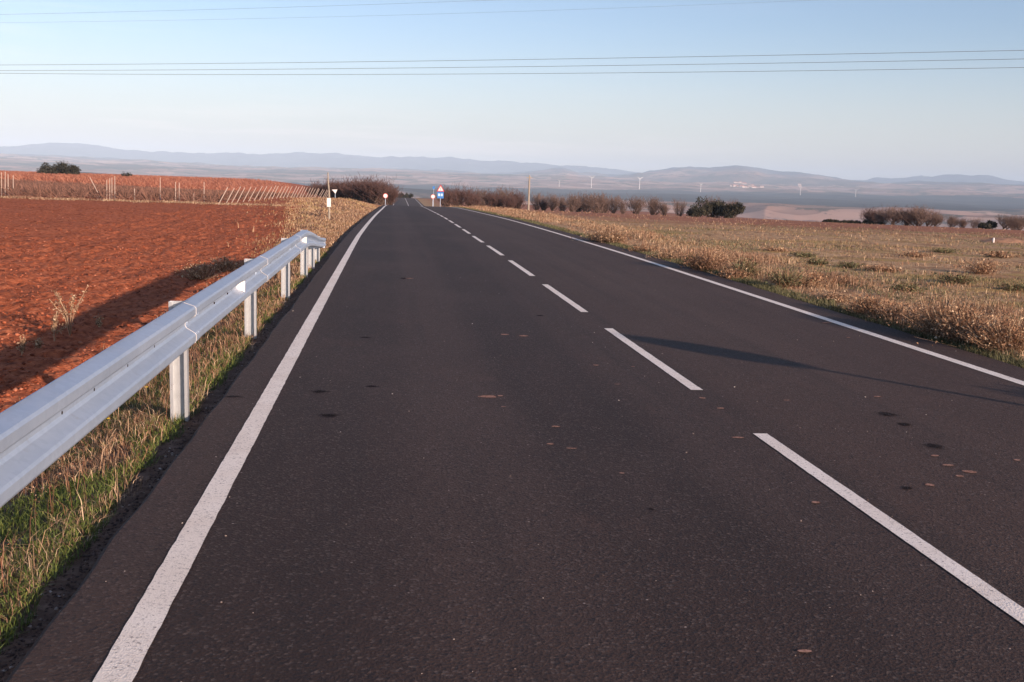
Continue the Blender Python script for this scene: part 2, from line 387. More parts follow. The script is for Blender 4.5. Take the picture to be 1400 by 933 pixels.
for q in [(668, 543, .085, .045), (684, 542, .025, .02), (760, 584, .035, .02), (752, 608, .03, .018), (688, 557, .025, .01), (985, 559, .035, .02), (1297, 637, .04, .02), (1271, 664, .035, .025), (1325, 646, .05, .03), (1312, 652, .03, .02), (1114, 688, .03, .02), (1100, 892, .03, .012),
          (1008, 599, .05, .02), (1200, 543, .04, .02), (866, 502, .03, .015), (1130, 442, .08, .03), (780, 614, .04, .01), (1160, 462, .03, .02), (960, 545, .03, .02), (815, 500, .03, .02), (844, 526, .03, .01), (690, 458, .05, .04), (716, 460, .06, .04), (1278, 624, .03, .02), (1390, 630, .03, .02), (560, 381, .08, .05), (850, 648, .02, .012), (1075, 548, .04, .01)]:
    blob(q[0], q[1], q[2], q[3], M['splat'], 'mud_spot', .0045)

# ------------------------------------------------------------------ far land (polar sheet)
def az_of(x):
    d = ray(x, 240); return math.atan2(d[0], d[1])
def hz(x): return 466.5 - 218.7 + (x - 700) * math.tan(ROLL)
def prof(pts):   # pixel rows -> (azimuth, rise in px over eye level)
    return np.array([az_of(x) for x, _ in pts]), np.array([hz(x) - yy for x, yy in pts])
R2 = prof([(-300, 205), (0, 199), (40, 198), (80, 195), (110, 197), (130, 198), (165, 203), (190, 206), (260, 207), (340, 208), (420, 207), (500, 210), (560, 211), (620, 213), (700, 219), (760, 222), (830, 226), (880, 233), (950, 236), (1010, 238), (1080, 240), (1130, 240), (1180, 241), (1240, 240), (1300, 238), (1340, 239), (1400, 246), (1700, 250)])
R1 = prof([(-300, 214), (0, 210), (150, 216), (300, 226), (450, 229), (560, 232), (700, 236), (740, 231), (770, 229), (790, 234), (860, 237), (890, 232), (930, 230), (975, 230), (1005, 227), (1020, 228), (1050, 234), (1100, 238), (1140, 243), (1200, 250), (1250, 249), (1300, 249), (1400, 254), (1700, 262)])
TD = np.array([430, 520, 700, 1200, 2000, 2600, 4000, 5600, 7000, 8200.])
TV = np.array([-40, -42, -50, -45, -30, -20, -12, -3, 3, 6.])
radii = np.concatenate([np.geomspace(400, 2000, 50), np.geomspace(2040, 8200, 110), np.linspace(8350, 10000, 28), np.linspace(10100, 14300, 46)])
fine = np.linspace(-R(24), R(41), 1000); coarse = np.linspace(R(41), R(360 - 24), 130)[1:-1]
azs = np.concatenate([fine, coarse]); na = len(azs); nr = len(radii)
A, D = np.meshgrid(azs, radii)
Ac = np.where(A > R(60), np.where(A > R(200), A - 2 * math.pi, R(60)), A)
base = np.interp(D, TD, TV)
r1 = np.interp(Ac, R1[0], R1[1]); r2 = np.interp(Ac, R2[0], R2[1])
XX = np.sin(A) * D; YYf = np.cos(A) * D
fin = ss(R(75), R(50), np.abs(Ac)) * .8 + .2
rise = base + ss(7600, 9600, D) * (r1 - 9) - ss(9900, 10700, D) * (r1 * .75) + ss(10800, 13000, D) * (r2 - r1 * .25 - 2) - ss(13200, 14300, D) * 20
hn = fbm(XX * .0013 + 11, YYf * .0021 + 4, 4) * 26 * ss(1100, 1700, D) * (1 - ss(2500, 3300, D)) + (1 - 2 * np.abs(fbm(XX * .0019 + 3, YYf * .0019, 4))) * 11 * ss(900, 1700, D) * (1 - ss(2300, 3200, D)) - 4 * ss(900, 1700, D) * (1 - ss(2300, 3200, D)) + fbm(XX * .0011 + 5, YYf * .0011, 5) * 9 * ss(700, 1600, D) * (1 - .5 * ss(2300, 3200, D)) * (1 - .5 * ss(8500, 9800, D)) + fbm(XX * .0045, YYf * .0045, 4) * 3.2
hn += (1 - np.abs(fbm(XX * .0022, YYf * .0022, 4))) * 5 * ss(4500, 6500, D) * (1 - .5 * ss(9000, 10000, D)) - 2.5
rise = rise + hn + ss(9000, 9800, D) * (fbm(Ac * 28 + D * .0004, D * .0011, 5) * 3.5)
ZZf = H + rise * D / 1440.0
ZZf = np.where(np.abs(Ac) > R(55), H + (base - 8) * D / 1440.0 * .5 + hn * D / 3000, ZZf)
ZZf[0] -= 6
V = np.stack([XX, YYf, ZZf], -1).reshape(-1, 3)
i = np.arange(na)[None, :] + na * np.arange(nr - 1)[:, None]; j = (np.arange(na)[None, :] + 1) % na + na * np.arange(nr - 1)[:, None]
i = i.ravel(); j = j.ravel()
far = mesh('terrain', V, np.stack([i, i + na, j + na, j], 1), M['far'], smooth=True); tag(far, 'wide valley with dark bands, pink fields and blue mountains', kind='structure')
def far_z(x, yrow, Dd):
    a = az_of(x); k = np.argmin(np.abs(azs - a)); r = np.argmin(np.abs(radii - Dd))
    return math.sin(a) * radii[r], math.cos(a) * radii[r], float(ZZf[r, k])
# skirt between the plateau and the valley on every side
azk = np.linspace(0, 2 * math.pi, 181)[:-1]; sk = []
def ground_far_z(x, y):
    if -40 < y < 440 and abs(x) < 320: return g(x, y) - .6
    return None

# ------------------------------------------------------------------ generic plant builders (numpy)
def blades(X, Y, Z, h, w, bend, seed=0, aimz=None):
    r = np.random.default_rng(seed); n = len(X); a = r.uniform(0, 2 * np.pi, n); fa = r.uniform(0, 2 * np.pi, n)
    dx, dy = np.cos(a), np.sin(a); wx, wy = np.cos(fa) * w / 2, np.sin(fa) * w / 2
    P = np.stack([X, Y, Z], 1); V = np.zeros((n, 5, 3))
    W = np.stack([wx, wy, np.zeros(n)], 1); B = np.stack([dx, dy, np.zeros(n)], 1)
    mid = P + B * (bend * .3 * h)[:, None] + np.stack([0 * h, 0 * h, h * .6], 1)
    tip = P + B * (bend * h)[:, None] + np.stack([0 * h, 0 * h, h * (1 - .25 * np.minimum(bend, 1.5))], 1)
    V[:, 0] = P - W; V[:, 1] = P + W; V[:, 2] = mid - W * .8; V[:, 3] = mid + W * .8; V[:, 4] = tip
    b = (np.arange(n) * 5)[:, None]
    Fc = np.concatenate([b + [0, 1, 3], b + [0, 3, 2], b + [2, 3, 4]], 0)
    return V.reshape(-1, 3), Fc, tip
def flecks(P, size, seed=0):
    r = np.random.default_rng(seed); n = len(P); V = np.zeros((n, 3, 3))
    for k in range(3): V[:, k] = P + r.normal(0, 1, (n, 3)) * size[:, None]
    return V.reshape(-1, 3), (np.arange(n) * 3)[:, None] + np.array([[0, 1, 2]])
def joinm(parts):
    vs = []; fs = []; o = 0
    for v, f in parts: vs.append(v); fs.append(f + o); o += len(v)
    return np.concatenate(vs), np.concatenate(fs)
def scatter(n, x0, x1, y0, y1, power=1.0, seed=0):
    r = np.random.default_rng(seed); X = r.uniform(x0, x1, n); u = r.uniform(0, 1, n)
    Y = y0 * (y1 / y0) ** (u ** power) if power else r.uniform(y0, y1, n)
    return X + shift(Y), Y
def zs(X, Y): return zg(X, Y) - .01

# left verge: green + dry
def verge_left():
    X, Y = scatter(95000, -2.75, -1.36, 2.3, 26, 1, 1); d = fbm(X * 2.2, Y * 1.4, 3); s = X - shift(Y)
    keep = (d > -.35 + .40 * ss(6, 18, Y)) & (s < -1.40 + .06 * vnoise(Y * 3, X)); X, Y = X[keep], Y[keep]; r = np.random.default_rng(5); n = len(X)
    v, f, _ = blades(X, Y, zs(X, Y), r.uniform(.02, .09, n), r.uniform(.002, .004, n) * (1 + Y * .06), r.uniform(.2, 1.3, n), 2)
    tag(mesh('green_grass', v, f, M['greengrass']), 'short green grass on the verge beside the guardrail', 'grass', kind='stuff')
    X, Y = scatter(70000, -3.0, -1.32, 2.3, 60, .9, 3); d = fbm(X * 2.2 + 40, Y * 1.4, 3); s = X - shift(Y)
    keep = (d > .10) & (s < -1.40 + .08 * vnoise(Y * 2, X)); X, Y = X[keep], Y[keep]; n = len(X)
    hh = r.uniform(.03, .11, n) * (1 + 1.3 * (r.random(n) > .95)); v, f, tip = blades(X, Y, zs(X, Y), hh, r.uniform(.0015, .0035, n) * (1 + Y * .07), r.uniform(.1, 1.4, n), 4)
    tag(mesh('dry_grass', v, f, M['drygrass']), 'dry straw coloured grass tangled on the left verge', 'grass', kind='stuff')
    # rank grass on the bank further on
    n = 26000; X = np.abs(r.normal(0, .55, n)); Y = 20 * (115 / 22) ** r.uniform(0, 1, n); X = -1.4 - X * (1.2 + 4.2 * ss(18, 75, Y)) + shift(Y)
    k = fbm(X * 1.1, Y * .45, 3) > -.08; X, Y = X[k], Y[k]; n = len(X)
    edge = ss(-1.3, -2.4, X - shift(Y)); tall = .5 + .9 * ss(.05, .5, fbm(X * .5 + 9, Y * .12, 3))
    v, f, tip = blades(X, Y, zs(X, Y), r.uniform(.04, .20, n) * (.35 + .65 * edge) * tall, .003 + .00030 * Y * r.uniform(.6, 1.3, n), r.uniform(.1, .8, n), 9)
    tag(mesh('dry_grass', v, f, M['fieldgrass']), 'tall straw grass on the bank left of the crest', 'grass', kind='stuff')
    n = 30000; X = r.uniform(0, 1, n); Y = 6 * (115 / 6) ** r.uniform(0, 1, n); X = -1.45 - X * (1.1 + 4.2 * ss(18, 75, Y)) + shift(Y)
    v, f, tip = blades(X, Y, zs(X, Y), r.uniform(.03, .13, n), .0016 + .0004 * Y, r.uniform(.1, 1.2, n), 19)
    tag(mesh('rusty_weeds', v, f, M['rustgrass']), 'rust brown weeds mixed through the left verge', 'weeds', kind='stuff')
verge_left()
r = np.random.default_rng(91); n = 420; Y = 2.5 * (16 / 2.5) ** r.uniform(0, 1, n); X = -1.55 - np.abs(r.normal(0, .35, n)); k = fbm(X * 2, Y * 1.3, 3) > -.05; X, Y = X[k], Y[k]; n = len(X)
v, f, tip = blades(X, Y, zs(X, Y), r.uniform(.12, .36, n), np.full(n, .0032), r.uniform(.05, .5, n), 92)
P = np.repeat(tip, 7, 0); P = P + r.normal(0, 1, P.shape) * np.array([.008, .008, .022]); v2, f2 = flecks(P, np.full(len(P), .0035), 93); v, f = joinm([(v, f), (v2, f2)])
tag(mesh('dry_stalks', v, f, M['stalk']), 'thin brown dead stalks rising through the verge by the rail', 'stalks', kind='stuff')
# right verge
def verge_right():
    r = np.random.default_rng(21)
    n = 42000; Y = 6.5 * (150 / 6.5) ** r.uniform(0, 1, n); X = 6.25 + r.uniform(0, .45, n) + .07 * vnoise(Y * 1.5, Y * 0) + shift(Y)
    v, f, _ = blades(X, Y, zs(X, Y), r.uniform(.03, .13, n), .003 + .0003 * Y, r.uniform(.2, 1.2, n), 22)
    tag(mesh('verge_grass', v, f, M['olive']), 'low olive green grass along the right asphalt edge', 'grass', kind='stuff')
    n = 64000; Y = 6.5 * (160 / 6.5) ** (r.uniform(0, 1, n)); q = r.uniform(0, 1, n) ** 1.1; X = 6.45 + q * (2.2 + .03 * Y) + shift(Y)
    cl = fbm(X * 1.1, Y * .55, 4); k = cl > -.08; X, Y, cl, q = X[k], Y[k], cl[k], q[k]; n = len(X)
    hh = (.06 + .27 * ss(.0, .5, cl)) * r.uniform(.45, 1.25, n) * ss(0, .12, q + .04) * (1 - .45 * q)
    v, f, tip = blades(X, Y, zs(X, Y), hh, .003 + .0003 * Y * r.uniform(.6, 1.3, n), r.uniform(.05, .7, n), 23)
    half = len(f) // 3
    tag(mesh('dry_grass', v, f, M['drygrass']), 'tall pale dry grass fringe along the right verge', 'grass', kind='stuff')
    k = r.random(n) < .4; P = np.repeat(tip[k], 3, 0); n2 = len(P); P = P + r.normal(0, 1, (n2, 3)) * np.array([.035, .035, .05]); sz = .004 + .00022 * P[:, 1]
    v, f = flecks(P, sz * r.uniform(.5, 1.2, n2), 24)
    tag(mesh('seed_heads', v, f, M['rustgrass']), 'reddish dry seed heads over the right verge', 'weeds', kind='stuff')
    # field
    n = 120000; Y = 8 * (140 / 8) ** r.uniform(0, 1, n); q = r.uniform(0, 1, n) ** 1.3; X = 8 + q * (6 + .9 * Y) + shift(Y)
    cl = fbm(X * .5, Y * .4, 4); k = (cl > -.05) & (r.random(n) > ss(40, 80, Y) * .9); X, Y, cl = X[k], Y[k], cl[k]; n = len(X)
    v, f, tip = blades(X, Y, zs(X, Y), r.uniform(.02, .07, n) * (1 + ss(.1, .5, cl)), .003 + .00024 * Y * r.uniform(.6, 1.3, n), r.uniform(.2, 1.2, n), 25)
    tag(mesh('field_grass', v, f, M['fieldgrass']), 'sparse dry stubble grass across the right field', 'grass', kind='stuff')
    n = 70000; Y = 9 * (70 / 9) ** r.uniform(0, 1, n); q = r.uniform(0, 1, n) ** 1.3; X = 8 + q * (6 + .9 * Y) + shift(Y)
    k = fbm(X * .22 + 30, Y * .25, 4) > .08; X, Y = X[k], Y[k]; n = len(X)
    v, f, tip = blades(X, Y, zs(X, Y), r.uniform(.03, .11, n), .004 + .0004 * Y, r.uniform(.2, 1.2, n), 26)
    tag(mesh('field_grass', v, f, M['olive']), 'patches of greener low grass in the right field', 'grass', kind='stuff')
    n = 30000; Y = 9 * (120 / 9) ** r.uniform(0, 1, n); X = 7.5 + r.uniform(0, 1, n) ** 1.3 * (6 + .9 * Y) + shift(Y)
    k = fbm(X * .8 + 70, Y * .6, 3) > .05; X, Y = X[k], Y[k]; n = len(X)
    v, f, tip = blades(X, Y, zs(X, Y), r.uniform(.04, .16, n), .004 + .0003 * Y, r.uniform(.1, .8, n), 27)
    tag(mesh('rusty_weeds', v, f, M['rustgrass']), 'clumps of rust brown weeds in the right field', 'weeds', kind='stuff')
verge_right()

# clods and stones
def lumps(X, Y, Z, sz, seed):
    r = np.random.default_rng(seed); n = len(X)
    t = (1 + 5 ** .5) / 2
    O = np.array([(1, 0, 0), (-1, 0, 0), (0, 1, 0), (0, -1, 0), (0, 0, 1), (0, 0, -1), (.6, .6, .5), (-.6, .6, .5), (.6, -.6, .5), (-.6, -.6, .5)], float)
    Fo = np.array([(0, 2, 6), (2, 4, 6), (4, 0, 6), (2, 1, 7), (1, 4, 7), (4, 2, 7), (3, 0, 8), (0, 4, 8), (4, 3, 8), (1, 3, 9), (3, 4, 9), (4, 1, 9), (2, 0, 5), (1, 2, 5), (3, 1, 5), (0, 3, 5)])
    V = O[None] * r.uniform(.6, 1.25, (n, 10, 1)) + r.normal(0, .12, (n, 10, 3)); V[:, :, 2] *= r.uniform(.5, .9, (n, 1))
    a = r.uniform(0, 6.28, n); c, s_ = np.cos(a)[:, None], np.sin(a)[:, None]
    x = V[:, :, 0] * c - V[:, :, 1] * s_; y_ = V[:, :, 0] * s_ + V[:, :, 1] * c
    V = np.stack([x, y_, V[:, :, 2]], -1) * sz[:, None, None] + np.stack([X, Y, Z], 1)[:, None]
    return V.reshape(-1, 3), (Fo[None] + (np.arange(n) * 10)[:, None, None]).reshape(-1, 3)
n = 75000; r = np.random.default_rng(31); Y = 5 * (58 / 5) ** r.uniform(0, 1, n); X = -2.3 - r.uniform(0, 1, n) ** .9 * (2.5 + .42 * Y)
k = r.random(n) < .35 + .65 * (fbm(X * 1.5, Y * 1.5, 3) > -.1); X, Y = X[k], Y[k]; n = len(X)
v, f = lumps(X, Y, zg(X, Y), (.006 + .028 * r.random(n) ** 3.5) * np.maximum(1 - Y * .006, .6), 32)
tag(mesh('soil_clods', v, f, M['clod']), 'red soil clods turned up across the ploughed field', 'soil', kind='stuff')
n = 9000; Y = 2.3 * (30 / 2.3) ** r.uniform(0, 1, n); X = -1.27 - np.abs(r.normal(0, .16, n)) + shift(Y)
v, f = lumps(X, Y, zg(X, Y), (.003 + .009 * r.random(n) ** 3), 33)
tag(mesh('gravel', v, f, M['grit']), 'loose gravel along the broken left pavement edge', 'gravel', kind='stuff')
n = 700; Y = 2.6 * (40 / 2.6) ** r.uniform(0, 1, n); X = r.uniform(-1.15, 6.1, n)
v, f = lumps(X, Y, zr(Y) + .002, (.0022 + .0045 * r.random(n) ** 4), 34)
tag(mesh('gravel', v, f, M['stone']), 'small pale stones scattered on the asphalt', 'gravel', kind='stuff')

# ------------------------------------------------------------------ guardrail
def guardrail():
    root = empty('guardrail', (-1.41, 7.5, float(zr(7.5))))
    tag(root, 'galvanised steel W-beam guardrail on short posts along the left verge', 'guardrail')
    ox, oy, oz = root.location
    pr = [(.010, .752), (.0, .748), (.010, .744), (.074, .722), (.083, .708), (.083, .668), (.075, .655), (.018, .620), (.008, .604), (.008, .586), (.018, .570), (.075, .535), (.083, .522), (.083, .482), (.074, .468), (.010, .446), (.0, .442), (.010, .438)]
    def top(Y):      # ramped terminal
        t = ss(17.0, 22.4, Y); return t
    def sect(y0, y1, off, nm='rail_section'):
        N = max(2, int((y1 - y0) / .25)); v = []; f = []; K = len(pr)
        for j in range(N + 1):
            Y = y0 + (y1 - y0) * j / N; t = float(top(Y)); 
            for sgn in (0, 1):
                for (d, z) in pr:
                    zz = (z - .44) * (1 - .40 * t) + .44 - .27 * t
                    dd = (d - .0035 * sgn) * (1 - .25 * t) + off + .04 * t
                    v.append((dd, Y - oy, zz + (.0 if not sgn else -.0)))
        for j in range(N):
            for s_ in (0, 1):
                for k in range(K - 1):
                    a = (2 * j + s_) * K + k; b = (2 * (j + 1) + s_) * K + k
                    f.append((a, a + 1, b + 1, b) if s_ == 0 else (a, b, b + 1, a + 1))
            for k in (0, K - 1):
                a = 2 * j * K + k; b = 2 * (j + 1) * K + k; f.append((a, b, b + K, a + K) if k == 0 else (a, a + K, b + K, b))
        for j in (0, N):
            for k in range(K - 1):
                a = 2 * j * K + k; f.append((a, a + 1, a + K + 1, a + K))
        return mesh(nm, v, f, M['galv'], root, smooth=False)
    ed = [-9.7, -5.4, -1.1, 3.05, 7.35, 11.65, 15.95, 20.2]
    for i_, (a, b) in enumerate(zip(ed[:-1], ed[1:])): sect(a, b + .16, .007 * (i_ % 2))
    e = sect(20.2, 22.0, .007, 'rail_end')
    for Ys in ed[3:7]:
        bd = MB(); bd.tube([(d + .0085, Ys - oy, z) for d, z in pr[1:-1]], .0028, 5); bd.build('lap_edge', M['zinc'], root)
    # rolled nose on the end
    mb = MB(); mb.tube([(.045, 22.0 - oy, .18 + .14), (.06, 22.06 - oy, .17 + .11), (.05, 22.08 - oy, .15)], .035, 8); mb.build('end_cap', M['galv'], root)
    for Yp in (-8.3, -4.6, -.6, 3.4, 7.42, 11.25, 15.05, 18.3, 20.0, 21.5):
        t = float(top(Yp)); zt = .742 - .30 * t - (.05 if t > .2 else 0); zb = g(-1.48, Yp) - .25; w = .12; d = .055; th = .005
        c = MB(); x0 = -.125 + .018; yy = Yp - oy
        c.box(x0, x0 + w, yy + d, yy + d + th, zb, zt)                 # web on the far side
        c.box(x0, x0 + th, yy, yy + d, zb, zt); c.box(x0 + w - th, x0 + w, yy, yy + d, zb, zt)
        c.box(x0 + th, x0 + .022, yy, yy + th, zb, zt); c.box(x0 + w - .022, x0 + w - th, yy, yy + th, zb, zt)
        c.build('post', M['postzinc'], root)
        if t < .3:
            s2 = MB(); s2.box(-.0015, .004, yy - .0, yy + .06, .52, .68); s2.build('spacer', M['galv'], root)
            b2 = MB(); b2.tube([(.008, yy, .595), (.022, yy, .595)], .014, 6); b2.build('bolt', M['galv'], root)
    for Yb in (4.6, 5.1, 5.75, 6.4, 8.6, 9.3, 12.6, 13.4):
        b2 = MB(); b2.tube([(.008, Yb - oy, .595), (.016, Yb - oy, .595)], .009, 6); b2.build('bolt', M['oil'], root)
    for Ys in ed[3:7]:
        for dz in (.66, .53):
            for dy in (.05, .11):
                b2 = MB(); b2.tube([(.07, Ys + dy - oy, dz), (.09, Ys + dy - oy, dz)], .009, 6); b2.build('bolt', M['galv'], root)
    for Yf in (2.3, 9.9, 17.2):    # wedge reflectors sitting in the trough
        yy = Yf - oy; c = MB(); z0, z1 = .553, .637
        if Yf > 17: pass
        v = [(.008, yy, z0 + .02), (.008, yy, z1 - .02), (.080, yy, z0 - .012), (.080, yy, z1 + .012), (.008, yy + .06, z0 + .02), (.008, yy + .06, z1 - .02), (.080, yy + .012, z0 - .012), (.080, yy + .012, z1 + .012)]
        f = [(0, 2, 3, 1), (4, 5, 7, 6), (0, 1, 5, 4), (2, 6, 7, 3), (0, 4, 6, 2), (1, 3, 7, 5)]
        o = mesh('reflector', v, f, M['reflect'], root)
guardrail()

# ------------------------------------------------------------------ bare trees
def gen_tree(seed, h, spread, dens=1.0, multi=1, lift=.25):
    r = random.Random(seed); tr = MB(); cr = MB()
    def rv(s_): return Vector((r.gauss(0, s_), r.gauss(0, s_), r.gauss(0, s_ * .6)))
    def grow(p, d, L, rad, lev):
        pts = [p]; rr = [rad]; q = p.copy(); dd = d.copy(); N = 3
        for k in range(N):
            dd = (dd + rv(.20) + Vector((0, 0, .22))).normalized(); q = q + dd * (L / N); pts.append(q.copy()); rr.append(rad * (1 - .45 * (k + 1) / N))
        (tr if lev <= 1 else cr).tube(pts, rr, 6 if lev <= 1 else 3, False)
        if lev >= 4: return
        nb = int(round((5, 4, 3, 3)[lev] * dens)) if lev else 6
        for k in range(nb):
            t = r.uniform(.3, 1.0) if lev else r.uniform(.1, 1.0); i0 = min(int(t * N), N - 1); b = pts[i0].lerp(pts[i0 + 1], t * N - i0)
            a = r.uniform(0, 6.28); perp = dd.orthogonal().normalized(); perp.rotate(Matrix.Rotation(a, 3, dd))
            nd = (dd * r.uniform(.35, .8) + perp * r.uniform(.5, 1.0) * spread + Vector((0, 0, .30))).normalized()
            grow(b, nd, h * (.30, .25, .18, .12)[lev] * r.uniform(.5, 1.5), max(rr[i0] * .58, .009), lev + 1)
    for m in range(multi):
        a = r.uniform(0, 6.28); d = Vector((math.cos(a) * .6 * (multi > 1), math.sin(a) * .6 * (multi > 1), 1)).normalized()
        grow(Vector((r.gauss(0, .1) * (multi > 1), r.gauss(0, .1) * (multi > 1), -.1)), d, h * .24, h * .022, 0)
    return tr, cr
def make_tree(seed, h, spread, dens, multi, tw):
    tr, cr = gen_tree(seed, h, spread, dens, multi); zmax = max(v[2] for v in cr.v); k = h / zmax
    root = empty('bare_tree')
    for mb in (tr, cr): mb.v = [(a * k, b * k, c * k) for a, b, c in mb.v]
    tr.build('trunk', M['bark'], root); cr.build('crown', tw, root)
    return root
protos = [make_tree(11, 3, .9, 1.15, 5, M['twig']), make_tree(12, 3, .9, 1.15, 6, M['twig']), make_tree(13, 3, .9, .92, 4, M['twigg']), make_tree(14, 3, 1.0, .88, 5, M['twigg']), make_tree(15, 3, .8, .9, 3, M['twigg'])]
used = set()
def tree_at(kind, px, pbase, ptop, Y, label, group, wide=1.0):
    X, _ = aty(px, pbase, Y); z = g(X, Y); _, zt = aty(px, ptop, Y); hgt = max(zt - z, .8)
    o = protos[kind] if kind not in used else copy_tree(protos[kind]); used.add(kind)
    o.location = (X, Y, z - .05); k = hgt / 3.0; o.scale = (k * wide, k * wide, k); o.rotation_euler = (0, 0, random.uniform(0, 6.28))
    tag(o, label, 'tree', group)
T1 = 'bare trees in the thicket left of the crest'
for j_, (px, pt, Y, wd) in enumerate([(428, 244, 150, 1), (441, 243, 142, 1.1), (455, 240, 152, 1.1), (466, 237, 140, 1.1), (480, 239, 148, 1.2), (491, 237, 135, 1.1), (503, 234, 145, 1.1), (513, 236, 132, 1.1), (524, 239, 140, 1.0), (533, 247, 134, .8)]):
    lab = ['lowest bare tree at the far left end of the roadside thicket', 'bare reddish tree second from the left end of the thicket', 'bare tree showing just behind the leaning white topped pole',
           'tall bare tree right of the leaning pole in the thicket', 'broad bare tree just left of the middle of the thicket', 'dense bare tree in the middle of the left thicket',
           'tallest bare tree of the thicket, right of its middle', 'bare tree third from the right end of the thicket', 'bare tree second from the thicket end nearest the road', 'small bare tree closing the thicket right beside the road crest'][j_]
    tree_at((0, 1)[j_ % 2], px, 272, pt, Y, lab, T1, wd * 1.4)
T2 = 'bare trees along the far edge of the right field'
L2 = [(612, 252, 160, 1.1, 0, 'dense bare tree directly right of the triangular warning sign'), (626, 249, 168, 1.2, 1, 'second bare tree right of the triangular sign, rounder crowned'), (641, 254, 160, 1, 0, 'lower bare tree filling behind the verge right of the sign'),
      (657, 256, 165, 1, 3, 'thin grey bare tree midway between sign and utility pole'), (672, 256, 158, 1, 1, 'bare tree with wide twigs midway to the utility pole'), (688, 254, 165, 1.1, 3, 'bare tree two places left of the utility pole'), (708, 257, 160, 1, 0, 'bare tree just left of the wooden utility pole'),
      (733, 262, 155, .9, 4, 'low bare tree just right of the wooden utility pole'), (755, 263, 150, 1, 2, 'isolated small bare tree right of the utility pole'), (782, 264, 145, .9, 3, 'leftmost bare tree of the row of four in the field'), (799, 261, 148, 1.2, 2, 'widest bare tree of the row of four in the field'), (817, 262, 150, 1.1, 3, 'bare tree third in the row of four in the field'), (838, 266, 142, 1, 4, 'thin bare tree ending the row of four in the field'),
      (872, 266, 140, 1.2, 2, 'bare tree with spreading crown left of the single slim tree'), (893, 268, 135, 1.1, 3, 'low multi stemmed bare tree beside the spreading one'), (930, 271, 130, .8, 4, 'single slim bare tree left of the dark evergreen shrubs'), (968, 266, 142, .6, 4, 'bare tree rising behind the dark evergreen shrubs'), (1003, 272, 144, .6, 3, 'bare tree at the right side of the dark evergreen shrubs'),
      (1190, 286, 130, 1.2, 0, 'bare reddish tree behind the right end of the low dark hedge'), (1221, 284, 124, 1.2, 2, 'bare dark tree just right of the low dark hedge'), (1255, 284, 122, 1.3, 3, 'wide bare tree second right of the low hedge'), (1278, 293, 126, 1, 2, 'lower bare tree third right of the low hedge'), (1300, 299, 120, 1.0, 3, 'small dense bare tree left of the round evergreen bush'), (1331, 302, 118, .9, 4, 'small bare tree immediately left of the round evergreen bush'),
      (1372, 296, 116, 1.1, 2, 'pale bare tree immediately right of the round evergreen bush'), (1393, 298, 112, 1.1, 3, 'bare tree at the right edge of the view')]
L2 += [(742, 268, 152, 1.0, 0, 'very low bare shrub tree between utility pole and isolated tree'), (768, 267, 156, .8, 3, 'low bare tree just left of the row of four'), (791, 268, 160, 1.2, 1, 'bare tree set back behind the row of four, left half'), (826, 267, 156, 1.1, 3, 'bare tree set back behind the row of four, right half'),
       (852, 271, 150, .8, 4, 'small bare tree between the row of four and the spreading one'), (908, 277, 134, .9, 3, 'lowest bare tree left of the single slim tree'), (648, 262, 150, 1.2, 0, 'low bare shrub tree near the verge right of the sign'), (680, 263, 150, 1.3, 1, 'low bare shrub tree left of the utility pole'), (698, 265, 148, 1.1, 0, 'lowest bare shrub tree two places left of the utility pole'),
       (1206, 291, 126, 1.1, 3, 'bare tree overlapping the right end of the low hedge'), (1238, 288, 130, 1.2, 1, 'bare tree set back second right of the hedge'), (1268, 290, 128, 1.0, 2, 'small bare tree right of the widest one'), (1315, 303, 122, 1.0, 3, 'low bare tree left of the round evergreen bush'), (1384, 302, 118, 1.0, 3, 'bare tree one place in from the right edge of the view')]
for px, pt, Y, wd, kd, lab in L2: tree_at(kd, px, pt + 20, pt - (3 if px < 1150 else 7), Y, lab, T2, wd * (1.0 if px < 950 else 1.3))

# ------------------------------------------------------------------ leafy shrubs
def shrub(name, label, cat, X, Y, w, h, mat, nleaf=2600, leaf=.07, lumps_=9, seed=1, group=None, sink=.05, stem=True):
    r = np.random.default_rng(seed); z = g(X, Y); root = empty(name, (X, Y, z)); tag(root, label, cat, group)
    C = np.stack([r.uniform(-w / 2, w / 2, lumps_) * .78, r.uniform(-w / 3, w / 3, lumps_), r.uniform(.25, .72, lumps_) * h], 1)
    C[:, 2] *= 1 - .35 * (np.abs(C[:, 0]) / (w / 2)) ** 2; Rr = r.uniform(.24, .42, lumps_) * min(h, w)
    ci = r.integers(0, lumps_, nleaf); d = r.normal(0, 1, (nleaf, 3)); d /= np.linalg.norm(d, axis=1)[:, None]
    P = C[ci] + d * (Rr[ci] * r.uniform(.45, 1.12, nleaf))[:, None]; P[:, 2] = np.maximum(P[:, 2], r.uniform(.0, .12, nleaf))
    v, f = flecks(P, np.full(nleaf, leaf) * r.uniform(.5, 1.2, nleaf), seed)
    mesh('foliage', v, f, mat, root)
    if stem:
        mb = MB()
        for k in range(min(lumps_, 7)): mb.tube([(C[k, 0] * .2, C[k, 1] * .2, -.1), tuple(C[k] * np.array([.6, .6, .5])), tuple(C[k])], [h * .03, h * .018, h * .008], 5, False)
        mb.build('stem', M['bark'], root)
    return root
def shrub_px(px0, px1, pb, pt, Y, **kw):
    X0, _ = aty(px0, pb, Y); X1, _ = aty(px1, pb, Y); X = (X0 + X1) / 2; z = g(X, Y); _, zt = aty((px0 + px1) / 2, pt, Y)
    return shrub(X=X, Y=Y, w=X1 - X0, h=max(zt - z, .4), **kw)
EV = dict(name='evergreen_shrub', cat='shrub', mat=M['evergreen'], group='dark evergreen shrubs at the field edges')
shrub_px(940, 962, 294, 281, 128, label='low dark evergreen shrub at the left of the trio', seed=41, nleaf=2200, leaf=.09, **EV)
